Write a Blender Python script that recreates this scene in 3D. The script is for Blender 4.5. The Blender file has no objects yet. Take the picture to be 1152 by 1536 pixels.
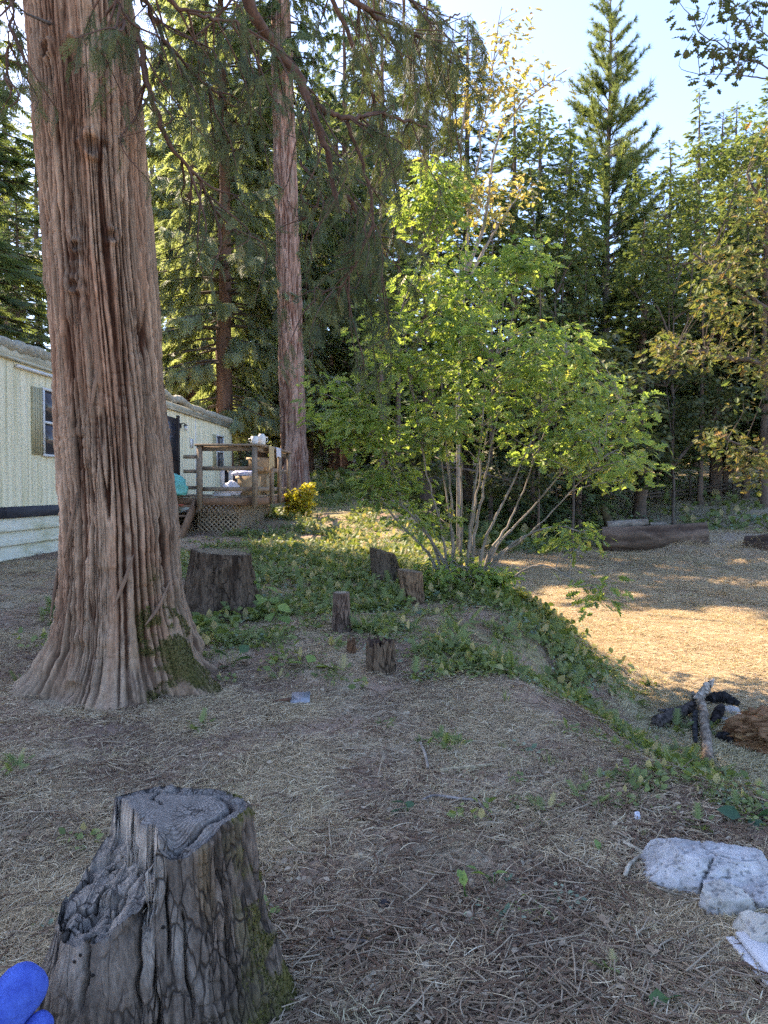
import bpy, math, random
import numpy as np

# ------------------------------------------------------------------ camera, sky, sun, exposure
scene = bpy.context.scene
COL = scene.collection
F_PX, CX, CY, PITCH, CAM_Z = 1154.0, 576.0, 768.0, math.radians(1.74), 1.6
cam_data = bpy.data.cameras.new('camera')
cam_data.sensor_width = 36.0
cam_data.lens = 36.0 * F_PX / 1536.0
cam_data.clip_end = 3000.0
cam_data.clip_start = 0.05
cam = bpy.data.objects.new('camera', cam_data)
cam.location = (0, 0, CAM_Z)
cam.rotation_euler = (math.pi / 2 - PITCH, 0, 0)
COL.objects.link(cam)
scene.camera = cam

SUN_AZ, SUN_EL = math.radians(50.0), math.radians(44.0)       # azimuth counted from the view direction to the left
SUN_DIR = np.array([-math.sin(SUN_AZ) * math.cos(SUN_EL), math.cos(SUN_AZ) * math.cos(SUN_EL), math.sin(SUN_EL)])
world = bpy.data.worlds.new('World')
scene.world = world
world.use_nodes = True
wn = world.node_tree
bg = wn.nodes['Background']
sky = wn.nodes.new('ShaderNodeTexSky')
sky.sky_type = 'NISHITA'
sky.sun_disc = False
sky.sun_elevation = SUN_EL
sky.sun_rotation = -SUN_AZ
sky.altitude = 900.0
sky.air_density = 1.0
sky.dust_density = 1.5
sky.ozone_density = 9.0
wn.links.new(sky.outputs[0], bg.inputs[0])
bg.inputs[1].default_value = 0.15
sun_data = bpy.data.lights.new('sun', 'SUN')
sun_data.energy = 3.2
sun_data.angle = math.radians(0.53)
sun_data.color = (1.0, 0.965, 0.90)
sun = bpy.data.objects.new('sun', sun_data)
sun.rotation_euler = (math.radians(90) - SUN_EL, 0, SUN_AZ + math.pi)   # light travels along -Z of the lamp
COL.objects.link(sun)
import mathutils
sun.rotation_euler = mathutils.Vector(SUN_DIR).to_track_quat('Z', 'Y').to_euler()
vs = scene.view_settings
vs.view_transform = 'Standard'
vs.look = 'None'
vs.exposure = 2.27
vs.use_white_balance = True
vs.white_balance_temperature = 8500
vs.white_balance_tint = 18
vs.gamma = 1.0
vs.use_curve_mapping = False
cy = scene.cycles
cy.max_bounces = 5
cy.diffuse_bounces = 3
cy.glossy_bounces = 1
cy.transmission_bounces = 2
cy.debug_use_spatial_splits = True
cy.use_adaptive_sampling = True
cy.adaptive_threshold = 0.025
cy.use_denoising = False
cy.transparent_max_bounces = 4
cy.caustics_reflective = False
cy.caustics_refractive = False

# ------------------------------------------------------------------ small maths helpers
RNG = np.random.default_rng(7)

def _h(ix, iy, iz, seed):
    h = (ix.astype(np.uint32) * np.uint32(374761393) + iy.astype(np.uint32) * np.uint32(668265263)
         + iz.astype(np.uint32) * np.uint32(2147483647) + np.uint32(seed * 974711 % 4294967291))
    h = (h ^ (h >> np.uint32(13))) * np.uint32(1274126177)
    h = (h ^ (h >> np.uint32(16))) * np.uint32(2246822519)
    h = h ^ (h >> np.uint32(15))
    return h.astype(np.float64) / 4294967295.0

def vnoise(p, seed=0):
    """smooth value noise 0..1 at points p (N,3)"""
    p = np.asarray(p, float)
    i = np.floor(p).astype(np.int64)
    f = p - i
    f = f * f * f * (f * (f * 6 - 15) + 10)
    x, y, z = i[:, 0], i[:, 1], i[:, 2]
    r = 0
    for dx in (0, 1):
        wx = f[:, 0] if dx else 1 - f[:, 0]
        for dy in (0, 1):
            wy = f[:, 1] if dy else 1 - f[:, 1]
            for dz in (0, 1):
                wz = f[:, 2] if dz else 1 - f[:, 2]
                r = r + wx * wy * wz * _h(x + dx, y + dy, z + dz, seed)
    return r

def fbm(p, octaves=4, seed=0, gain=0.5):
    p = np.asarray(p, float)
    a, s, t = 1.0, 0.0, 0.0
    for k in range(octaves):
        s = s + a * vnoise(p * (2.03 ** k) + 17.3 * k, seed + k)
        t += a
        a *= gain
    return s / t

def ridged(p, octaves=3, seed=0):
    p = np.asarray(p, float)
    a, s, t = 1.0, 0.0, 0.0
    for k in range(octaves):
        s = s + a * (1 - np.abs(2 * vnoise(p * (2.0 ** k) + 9.1 * k, seed + k) - 1))
        t += a
        a *= 0.5
    return s / t

def sstep(a, b, x):
    t = np.clip((np.asarray(x, float) - a) / (b - a), 0, 1)
    return t * t * (3 - 2 * t)

def xy0(x, y, z=0.0):
    x = np.asarray(x, float)
    return np.stack([x, np.broadcast_to(np.asarray(y, float), x.shape), np.broadcast_to(np.asarray(z, float), x.shape)], -1)

def at(px, py, D):
    """the point seen at photo pixel (px, py) at distance D along the ground"""
    u, v = (px - CX) / F_PX, (CY - py) / F_PX
    dy = math.cos(PITCH) + v * math.sin(PITCH)
    dz = -math.sin(PITCH) + v * math.cos(PITCH)
    k = D / dy
    return np.array([u * k, D, CAM_Z + dz * k])

# ------------------------------------------------------------------ terrain shape
UY = np.array([-30, 0, 3, 5.6, 7.2, 10.5, 14, 16.5, 19, 25, 33, 45, 60, 90, 140, 200, 900.0])
UZ = np.array([-.1, 0, 0, .13, .22, .36, .48, .58, .82, 1.38, 1.75, 2.2, 4.2, 13, 24, 32, 60.0])
LY = np.array([-30, 0, 16, 20, 26, 30, 34, 40, 46, 60, 90, 140, 200, 900.0])
LZ = np.array([-.80, -.80, -.76, -.70, -.56, -.20, .33, 1.25, 2.1, 4.2, 13, 24, 32, 60.0])
KY = np.array([-30, 0, 2.4, 3.6, 4.8, 7, 10.5, 14, 20, 30, 60, 900.0])
KX = np.array([2.9, 2.9, 2.6, 1.75, 1.2, 1.0, 1.15, .85, .3, 0, 0, 0.0])

def gz0(x, y):
    x = np.asarray(x, float); y = np.asarray(y, float)
    zu = np.interp(y, UY, UZ) + 0.10 * sstep(-2.5, -5.5, x) * sstep(6, 11, y) * sstep(30, 22, y)
    zl = np.interp(y, LY, LZ) + 0.05 * np.clip(x - 8.5, 0, 30)
    w = np.interp(y, [0, 5, 12, 900], [1.45, 1.6, 1.85, 2.4])
    s = sstep(-.12, 1.1, (x - np.interp(y, KY, KX) + .28 * np.sin(y * 1.1 + .6) + .13 * np.sin(y * 2.7 + x)) / w)
    z = zu * (1 - s) + zl * s
    # earth bank and hollow at the end of the log
    d = np.hypot((x - 12.3) / 2.0, (y - 24.6) / 1.7)
    z = z - 0.95 * sstep(1.0, 0.45, d) + 0.25 * np.exp(-((np.hypot((x - 12.3) / 2.2, (y - 25.2) / 2.0) - 1.15) / .25) ** 2)
    return z

def gz(x, y):
    x = np.asarray(x, float); y = np.asarray(y, float)
    sh = np.broadcast(x, y).shape
    X, Y = np.broadcast_to(x, sh).ravel(), np.broadcast_to(y, sh).ravel()
    n = (fbm(xy0(X * .9, Y * .9), 3, 3) - .5) * .09 + (fbm(xy0(X * 4, Y * 4), 3, 5) - .5) * .035 * np.clip(14 / np.maximum(Y, 3), .3, 1)
    n = n + (fbm(xy0(X * .25, Y * .25), 2, 9) - .5) * np.clip((Y - 12) / 40, 0, 1) * .8
    r = (gz0(X, Y) + n).reshape(sh)
    return r if sh else float(r)

def G(px, py, dmax=60):
    """where the view through photo pixel (px, py) meets the ground"""
    d = np.arange(1.2, dmax, .02)
    a = at(px, py, 1.0) - np.array([0, 0, CAM_Z])
    P = np.array([0, 0, CAM_Z]) + d[:, None] * a[None]
    below = P[:, 2] < gz(P[:, 0], P[:, 1])
    k = int(np.argmax(below)) if below.any() else len(d) - 1
    return P[k]

# ------------------------------------------------------------------ mesh building
class MB:
    """collects pieces of ONE mesh"""
    def __init__(s):
        s.v, s.q, s.t, s.n, s.c, s.k = [], [], [], 0, [], []
    def add(s, v, quads=None, tris=None, col=None, tint=None):
        v = np.asarray(v, float).reshape(-1, 3)
        if quads is not None and len(quads): s.q.append(np.asarray(quads, np.int64) + s.n)
        if tris is not None and len(tris): s.t.append(np.asarray(tris, np.int64) + s.n)
        s.v.append(v); s.n += len(v)
        if col is None: col = np.ones((len(v), 3))
        s.c.append(np.broadcast_to(np.asarray(col, float), (len(v), 3)))
        if tint is None: tint = np.full(len(v), .5)
        s.k.append(np.broadcast_to(np.asarray(tint, float), (len(v),)))
        return s
    def box(s, a, b, col=None):
        x0, y0, z0 = a; x1, y1, z1 = b
        v = [(x0, y0, z0), (x1, y0, z0), (x1, y1, z0), (x0, y1, z0), (x0, y0, z1), (x1, y0, z1), (x1, y1, z1), (x0, y1, z1)]
        return s.add(v, [(0, 3, 2, 1), (4, 5, 6, 7), (0, 1, 5, 4), (1, 2, 6, 5), (2, 3, 7, 6), (3, 0, 4, 7)], col=col)
    def bar(s, p, q, w, h, up=(0, 0, 1), col=None):
        p = np.asarray(p, float); q = np.asarray(q, float)
        d = q - p; d = d / np.linalg.norm(d)
        sd = np.cross(d, np.asarray(up, float)); sd /= np.linalg.norm(sd)
        u = np.cross(sd, d)
        v = [e + a * sd * w / 2 + b * u * h / 2 for e in (p, q) for a, b in ((-1, -1), (1, -1), (1, 1), (-1, 1))]
        return s.add(v, [(0, 1, 2, 3), (7, 6, 5, 4), (0, 4, 5, 1), (1, 5, 6, 2), (2, 6, 7, 3), (3, 7, 4, 0)], col=col)
    def tube(s, pts, rad, sides=6, col=None, tint=None, cap=True, rough=0.0, seed=0):
        pts = np.asarray(pts, float); n = len(pts)
        rad = np.broadcast_to(np.asarray(rad, float), (n,))
        tg = np.gradient(pts, axis=0); tg /= np.linalg.norm(tg, axis=1)[:, None] + 1e-9
        ref = np.array([0.0, 0, 1]) if abs(tg[0, 2]) < .9 else np.array([1.0, 0, 0])
        a = np.cross(tg, ref); a /= np.linalg.norm(a, axis=1)[:, None] + 1e-9
        b = np.cross(tg, a)
        th = np.arange(sides) / sides * 2 * math.pi
        ring = np.cos(th)[None, :, None] * a[:, None] + np.sin(th)[None, :, None] * b[:, None]
        R = rad[:, None] * np.ones((1, sides))
        if rough:
            P0 = pts[:, None] + ring * R[..., None]
            nz = fbm((P0 / rough).reshape(-1, 3), 3, seed).reshape(n, sides) - .5
            R = R * (1 + .7 * nz)
        v = (pts[:, None] + ring * R[..., None]).reshape(-1, 3)
        i = np.arange(n - 1)[:, None] * sides; j = np.arange(sides)[None]
        j2 = (j + 1) % sides
        qd = np.stack([i + j, i + j2, i + sides + j2, i + sides + j], -1).reshape(-1, 4)
        tr = None
        if cap:
            v = np.concatenate([v, pts[:1], pts[-1:]])
            jj = np.arange(sides); c0, c1 = n * sides, n * sides + 1
            tr = np.concatenate([np.stack([(jj + 1) % sides, jj, np.full(sides, c0)], -1),
                                 np.stack([(n - 1) * sides + jj, (n - 1) * sides + (jj + 1) % sides, np.full(sides, c1)], -1)])
        return s.add(v, qd, tr, col=col, tint=tint)
    def copies(s, tv, tt, R, S, T, tint=None, col=None):
        """many transformed copies of a small template (verts tv, tris tt): R (N,3,3), S (N,), T (N,3)"""
        tv = np.asarray(tv, float); tt = np.asarray(tt, np.int64)
        N = len(T)
        if N == 0: return s
        v = np.einsum('nij,kj->nki', R, tv) * np.asarray(S, float).reshape(N, -1)[:, None, :] + T[:, None]
        t = (tt[None] + (np.arange(N) * len(tv))[:, None, None]).reshape(-1, 3)
        tn = None if tint is None else np.repeat(tint, len(tv))
        cl = None if col is None else np.repeat(col, len(tv), axis=0)
        return s.add(v.reshape(-1, 3), None, t, tint=tn, col=cl)
    def mesh(s, name, mat, smooth=False, origin=(0, 0, 0)):
        v = np.concatenate(s.v) - np.asarray(origin, float)
        q = np.concatenate(s.q) if s.q else np.zeros((0, 4), np.int64)
        t = np.concatenate(s.t) if s.t else np.zeros((0, 3), np.int64)
        me = bpy.data.meshes.new(name)
        me.vertices.add(len(v)); me.vertices.foreach_set('co', v.astype(np.float32).ravel())
        me.loops.add(q.size + t.size)
        me.loops.foreach_set('vertex_index', np.concatenate([q.ravel(), t.ravel()]).astype(np.int32))
        me.polygons.add(len(q) + len(t))
        ls = np.concatenate([np.arange(len(q)) * 4, q.size + np.arange(len(t)) * 3]).astype(np.int32)
        me.polygons.foreach_set('loop_start', ls)
        if smooth: me.polygons.foreach_set('use_smooth', np.ones(len(q) + len(t), bool))
        me.update(calc_edges=True)
        c = np.concatenate(s.c)
        if not np.all(c == 1.0):
            a = me.attributes.new('Col', 'FLOAT_COLOR', 'POINT')
            a.data.foreach_set('color', np.concatenate([c, np.ones((len(c), 1))], 1).astype(np.float32).ravel())
        k = np.concatenate(s.k)
        if not np.all(k == .5):
            a = me.attributes.new('tint', 'FLOAT', 'POINT')
            a.data.foreach_set('value', k.astype(np.float32))
        if mat is not None: me.materials.append(mat)
        return me
    def build(s, name, mat, parent=None, smooth=False, origin=None):
        o3 = (0, 0, 0) if origin is None else origin
        me = s.mesh(name, mat, smooth, o3)
        o = bpy.data.objects.new(name, me)
        COL.objects.link(o)
        if parent is not None: o.parent = parent
        elif origin is not None: o.location = origin
        return o

def tag(o, label=None, cat=None, group=None, kind=None):
    if label: o['label'] = label
    if cat: o['category'] = cat
    if group: o['group'] = group
    if kind: o['kind'] = kind
    return o

def thing(name, label, cat, loc=(0, 0, 0), rz=0.0, group=None):
    o = bpy.data.objects.new(name, None)
    o.empty_display_size = .2
    COL.objects.link(o)
    o.location = loc; o.rotation_euler = (0, 0, rz)
    return tag(o, label, cat, group)

def link_mesh(name, me, parent=None, loc=(0, 0, 0), rot=(0, 0, 0), scl=(1, 1, 1)):
    o = bpy.data.objects.new(name, me)
    COL.objects.link(o)
    if parent is not None: o.parent = parent
    o.location = loc; o.rotation_euler = rot; o.scale = scl
    return o

def copy_tree(o, parent=None):
    c = o.copy(); COL.objects.link(c); c.parent = parent
    for ch in list(o.children):
        copy_tree(ch, c)
    return c

def rots(yaw, pitch, roll):
    """rotation matrices: x axis points along yaw/pitch, then rolled about itself"""
    cyw, syw = np.cos(yaw), np.sin(yaw); cp, sp = np.cos(pitch), np.sin(pitch); cr, sr = np.cos(roll), np.sin(roll)
    N = len(yaw)
    x = np.stack([cyw * cp, syw * cp, sp], -1)
    y0 = np.stack([-syw, cyw, np.zeros(N)], -1)
    z0 = np.cross(x, y0)
    y = y0 * cr[:, None] + z0 * sr[:, None]
    z = -y0 * sr[:, None] + z0 * cr[:, None]
    return np.stack([x, y, z], -1)

def euler_of(R):
    return np.stack([np.arctan2(R[:, 2, 1], R[:, 2, 2]), np.arcsin(np.clip(-R[:, 2, 0], -1, 1)), np.arctan2(R[:, 1, 0], R[:, 0, 0])], -1)

def smooth_path(pts, n):
    """Catmull-Rom through pts"""
    p = np.asarray(pts, float)
    p = np.concatenate([2 * p[:1] - p[1:2], p, 2 * p[-1:] - p[-2:-1]])
    m = len(p) - 3
    t = np.linspace(0, m - 1e-6, n); i = t.astype(int); f = (t - i)[:, None]
    a, b, c, d = p[i], p[i + 1], p[i + 2], p[i + 3]
    return .5 * (2 * b + (c - a) * f + (2 * a - 5 * b + 4 * c - d) * f ** 2 + (3 * b - 3 * c + d - a) * f ** 3)

# ------------------------------------------------------------------ materials
class NT:
    def __init__(s, name):
        s.m = bpy.data.materials.new(name); s.m.use_nodes = True
        s.t = s.m.node_tree; s.t.nodes.clear()
        s.out = s.t.nodes.new('ShaderNodeOutputMaterial')
    def n(s, typ, **kw):
        nd = s.t.nodes.new('ShaderNode' + typ)
        for k, v in kw.items():
            if k.startswith('i_'):
                key = k[2:]
                nd.inputs[int(key) if key.isdigit() else key.replace('_', ' ')].default_value = v
            else: setattr(nd, k, v)
        return nd
    def l(s, a, b): s.t.links.new(a, b)
    def coords(s, scale=(1, 1, 1), kind='Object'):
        tc = s.n('TexCoord'); mp = s.n('Mapping'); mp.inputs['Scale'].default_value = scale
        s.l(tc.outputs[kind], mp.inputs[0]); return mp.outputs[0]
    def noise(s, vec, scale, detail=4, rough=.55, dist=0.0):
        nd = s.n('TexNoise'); nd.inputs['Scale'].default_value = scale; nd.inputs['Detail'].default_value = detail
        nd.inputs['Roughness'].default_value = rough; nd.inputs['Distortion'].default_value = dist
        if vec is not None: s.l(vec, nd.inputs['Vector'])
        return nd.outputs['Fac']
    def ramp(s, fac, stops):
        r = s.n('ValToRGB'); e = r.color_ramp.elements
        while len(e) < len(stops): e.new(.5)
        for el, (p, c) in zip(e, stops):
            el.position = p; el.color = (*c, 1) if len(c) == 3 else c
        s.l(fac, r.inputs[0]); return r.outputs[0]
    def mix(s, fac, a, b, mode='MIX'):
        m = s.n('Mix', data_type='RGBA', blend_type=mode)
        for sock, v in ((m.inputs[0], fac), (m.inputs[6], a), (m.inputs[7], b)):
            if isinstance(v, (int, float)): sock.default_value = v
            elif isinstance(v, tuple): sock.default_value = (*v, 1)
            else: s.l(v, sock)
        return m.outputs[2]
    def math(s, op, a, b=0.0):
        m = s.n('Math', operation=op)
        for sock, v in ((m.inputs[0], a), (m.inputs[1], b)):
            if isinstance(v, (int, float)): sock.default_value = v
            else: s.l(v, sock)
        return m.outputs[0]
    def bump(s, h, dist=.01, strength=.6):
        b = s.n('Bump'); b.inputs['Strength'].default_value = strength; b.inputs['Distance'].default_value = dist
        s.l(h, b.inputs['Height']); return b.outputs[0]
    def done(s, col, rough=.85, normal=None, spec=.25, metal=0.0, **kw):
        p = s.n('BsdfPrincipled')
        p.inputs['Roughness'].default_value = rough
        p.inputs['Specular IOR Level'].default_value = spec
        p.inputs['Metallic'].default_value = metal
        if isinstance(col, tuple): p.inputs['Base Color'].default_value = (*col, 1)
        else: s.l(col, p.inputs['Base Color'])
        if normal is not None: s.l(normal, p.inputs['Normal'])
        s.l(p.outputs[0], s.out.inputs[0])
        s.p = p
        return s.m

def mottled(name, c1, c2, scale=6.0, rough=.85, stretch=(1, 1, 1), bump=.006, spec=.25, c3=None, bscale=None, metal=0.0):
    m = NT(name); v = m.coords(stretch)
    a = m.noise(v, scale, 6, .62)
    stops = [(.3, c1), (.68, c2)] if c3 is None else [(.28, c1), (.5, c2), (.72, c3)]
    col = m.ramp(a, stops)
    b = m.noise(v, bscale or scale * 4, 5, .65)
    col = m.mix(.35, col, m.ramp(b, [(.25, (.45, .45, .45)), (.75, (1.0, 1.0, 1.0))]), 'MULTIPLY')
    return m.done(col, rough, m.bump(b, bump), spec, metal)

def vcol(name, scale=30.0, stretch=(1, 1, 1), bump=.006, rough=.9, amount=.5, spec=.15):
    """colour from the mesh's own Col attribute with fine grain on top"""
    m = NT(name); v = m.coords(stretch)
    at_ = m.n('Attribute', attribute_name='Col')
    b = m.noise(v, scale, 6, .68)
    col = m.mix(amount, at_.outputs['Color'], m.ramp(b, [(.25, (.42, .42, .42)), (.5, (.85, .85, .85)), (.75, (1.25, 1.25, 1.25))]), 'MULTIPLY')
    return m.done(col, rough, m.bump(b, bump, .8), spec)

def leafmat(name, stops, trans=.4, tcol=1.6, rough=.55, objvar=.25, spec=.25):
    """leaf or needle: colour by the per-leaf tint, partly see-through to light"""
    m = NT(name)
    at_ = m.n('Attribute', attribute_name='tint')
    oi = m.n('ObjectInfo')
    f = m.math('ADD', at_.outputs['Fac'], m.math('MULTIPLY', m.math('SUBTRACT', oi.outputs['Random'], .5), objvar))
    col = m.ramp(f, stops)
    p = m.n('BsdfPrincipled'); p.inputs['Roughness'].default_value = rough; p.inputs['Specular IOR Level'].default_value = spec
    m.l(col, p.inputs['Base Color'])
    tr = m.n('BsdfTranslucent')
    m.l(m.mix(1.0, col, (tcol, tcol * .98, tcol * .45), 'MULTIPLY'), tr.inputs[0])
    ms = m.n('MixShader'); ms.inputs[0].default_value = trans
    m.l(p.outputs[0], ms.inputs[1]); m.l(tr.outputs[0], ms.inputs[2]); m.l(ms.outputs[0], m.out.inputs[0])
    return m.m

# ------------------------------------------------------------------ scatter (only for uncountable stuff)
_SRC = {}
def scatter(name, label, variants, pts, yaw, scl, idx, normal=None, cat=None):
    """thousands of small tufts as ONE stuff object"""
    col = bpy.data.collections.new(name + '_source')
    for k, me in enumerate(variants):
        col.objects.link(bpy.data.objects.new('%s_source_%02d' % (name, k), me))
    me = bpy.data.meshes.new(name); n = len(pts)
    me.vertices.add(n); me.vertices.foreach_set('co', np.asarray(pts, np.float32).ravel())
    if normal is None: normal = np.tile([0, 0, 1.0], (n, 1))
    z = normal / np.linalg.norm(normal, axis=1)[:, None]
    x = np.stack([np.cos(yaw), np.sin(yaw), np.zeros(n)], -1); x = x - z * (x * z).sum(1)[:, None]
    x /= np.linalg.norm(x, axis=1)[:, None]
    R = np.stack([x, np.cross(z, x), z], -1)
    for nm, ty, key, val in (('rot', 'FLOAT_VECTOR', 'vector', euler_of(R)), ('scl', 'FLOAT', 'value', scl), ('idx', 'INT', 'value', idx)):
        a = me.attributes.new(nm, ty, 'POINT')
        a.data.foreach_set(key, np.asarray(val, np.int32 if ty == 'INT' else np.float32).ravel())
    o = bpy.data.objects.new(name, me); COL.objects.link(o)
    ng = bpy.data.node_groups.new(name + '_nodes', 'GeometryNodeTree')
    ng.interface.new_socket('Geometry', in_out='INPUT', socket_type='NodeSocketGeometry')
    ng.interface.new_socket('Geometry', in_out='OUTPUT', socket_type='NodeSocketGeometry')
    N = ng.nodes.new
    gi, go, iop, ci = N('NodeGroupInput'), N('NodeGroupOutput'), N('GeometryNodeInstanceOnPoints'), N('GeometryNodeCollectionInfo')
    ci.inputs['Collection'].default_value = col
    ci.inputs['Separate Children'].default_value = True
    ci.inputs['Reset Children'].default_value = True
    def attr(nm, ty):
        a = N('GeometryNodeInputNamedAttribute'); a.data_type = ty; a.inputs['Name'].default_value = nm
        return [s_ for s_ in a.outputs if s_.enabled][0]
    e2r = N('FunctionNodeEulerToRotation')
    ng.links.new(attr('rot', 'FLOAT_VECTOR'), e2r.inputs[0])
    ng.links.new(gi.outputs[0], iop.inputs['Points'])
    ng.links.new(ci.outputs[0], iop.inputs['Instance'])
    iop.inputs['Pick Instance'].default_value = True
    ng.links.new(attr('idx', 'INT'), iop.inputs['Instance Index'])
    ng.links.new(e2r.outputs[0], iop.inputs['Rotation'])
    ng.links.new(attr('scl', 'FLOAT'), iop.inputs['Scale'])
    ng.links.new(iop.outputs[0], go.inputs[0])
    md = o.modifiers.new('scatter', 'NODES'); md.node_group = ng
    return tag(o, label, cat, kind='stuff')

def gnormal(x, y, e=.15):
    zx = (gz0(x + e, y) - gz0(x - e, y)) / (2 * e); zy = (gz0(x, y + e) - gz0(x, y - e)) / (2 * e)
    n = np.stack([-zx, -zy, np.ones_like(zx)], -1)
    return n / np.linalg.norm(n, axis=1)[:, None]

# ================================================================== GROUND
def axis(segs):
    out = []
    for a, b, st in segs:
        out.append(np.arange(a, b, st))
    return np.unique(np.round(np.concatenate(out), 4))
gx = axis([(-900, -200, 100), (-200, -60, 14), (-60, -16, 2.2), (-16, -5, .3), (-5, 6.5, .062), (6.5, 16, .2), (16, 60, 2.2), (60, 200, 14), (200, 901, 100)])
gy = axis([(-40, -6, 3), (-6, 1.2, .4), (1.2, 9, .06), (9, 16, .1), (16, 32, .2), (32, 60, .8), (60, 200, 8), (200, 1001, 100)])
GX, GY = np.meshgrid(gx, gy)
X, Y = GX.ravel(), GY.ravel()
Z = gz(X, Y)
crest = np.interp(Y, KY, KX)
s_slope = (X - crest) / 1.8
n1 = fbm(xy0(X * .8, Y * .8), 4, 21); n2 = fbm(xy0(X * 3.1, Y * 3.1), 4, 31); n3 = fbm(xy0(X * .3, Y * .3), 3, 41)
def lerp(a, b, f):
    f = np.asarray(f)[:, None]
    return a * (1 - f) + np.asarray(b)[None] * f
C = np.tile([.45, .30, .215], (len(X), 1))
C = lerp(C, (.52, .395, .27), sstep(.42, .62, n2))
C = lerp(C, (.31, .20, .15), sstep(.52, .64, n1) * .9)
green = sstep(5.0, 8.0, Y + 2.5 * (n3 - .5) + .35 * X) * sstep(34, 22, Y) * sstep(-3.6, -2.6, X + (n1 - .5) * 2) * sstep(1.15, .65, s_slope)
C = lerp(C, (.34, .30, .15), green * sstep(.35, .6, n2) * .8)
flat = sstep(.75, 1.15, s_slope + (n1 - .5) * .5)
C = lerp(C, (.58, .475, .32), flat * (1 - .35 * sstep(.5, .65, n2)))
needle = flat * sstep(14, 17, Y + 5 * (n3 - .5) + .25 * X)
C = lerp(C, (.43, .335, .26), needle * (.55 + .45 * sstep(.4, .6, n1)))
hay = sstep(31, 36, Y + 3 * (n1 - .5)) * sstep(4, 9, X)
C = lerp(C, (.46, .37, .22), hay * .85)
wood_floor = sstep(24, 30, Y + 4 * (n1 - .5)) * sstep(6, 2, X)
C = lerp(C, (.34, .27, .16), wood_floor * .8)
hill = sstep(52, 66, Y)
C = lerp(C, (.09, .12, .05), hill * .9)
ash = np.exp(-(((X - 3.05) / .55) ** 2 + ((Y - 6.75) / .6) ** 2) ** 1.5)
C = lerp(C, (.27, .245, .235), ash * .85 * sstep(.3, .5, n2))
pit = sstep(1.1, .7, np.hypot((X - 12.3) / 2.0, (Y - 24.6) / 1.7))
C = lerp(C, (.10, .07, .05), pit)  # shade inside the hollow painted into the earth colour
nx_, ny_ = len(gx), len(gy)
ii = (np.arange(ny_ - 1)[:, None] * nx_ + np.arange(nx_ - 1)[None]).ravel()
gm = NT('ground_earth')
gv = gm.coords((1, 1, 1))
ga = gm.n('Attribute', attribute_name='Col')
gb = gm.noise(gv, 22, 8, .72); gc = gm.noise(gv, 110, 4, .7); gd = gm.noise(gv, 5, 5, .6)
gcol = gm.mix(.75, ga.outputs['Color'], gm.ramp(gb, [(.25, (.42, .40, .39)), (.5, (.9, .9, .9)), (.74, (1.45, 1.42, 1.36))]), 'MULTIPLY')
gcol = gm.mix(.6, gcol, gm.ramp(gc, [(.3, (.55, .55, .55)), (.7, (1.3, 1.3, 1.3))]), 'MULTIPLY')
gcol = gm.mix(.5, gcol, gm.ramp(gd, [(.3, (.75, .72, .70)), (.7, (1.12, 1.12, 1.1))]), 'MULTIPLY')
gh = gm.math('ADD', gb, gm.math('MULTIPLY', gc, .4))
ground_mat = gm.done(gcol, .95, gm.bump(gh, .035, .9), .1)
g = MB().add(np.stack([X, Y, Z], -1), np.stack([ii, ii + 1, ii + 1 + nx_, ii + nx_], -1), col=C).build('ground', ground_mat, smooth=True)
tag(g, 'sloping earth ground with dry straw, terrace edge and lower flat', kind='structure')

# ================================================================== BIG CEDAR TRUNK
M_bark = vcol('cedar_bark', 55, (1, 1, .16), .016, .95, .8, .08)
BX, BY = -1.99, 5.85
BZ = gz(BX, BY)
CZ = np.array([-1, 0.25, 1.3, 2.77, 5.3, 9, 16, 26.0])
CXs = np.array([-1.99, -1.985, -2.0, -2.10, -2.27, -2.45, -2.7, -3.0])
CR = np.array([.40, .40, .40, .382, .375, .345, .25, .05])

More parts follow.
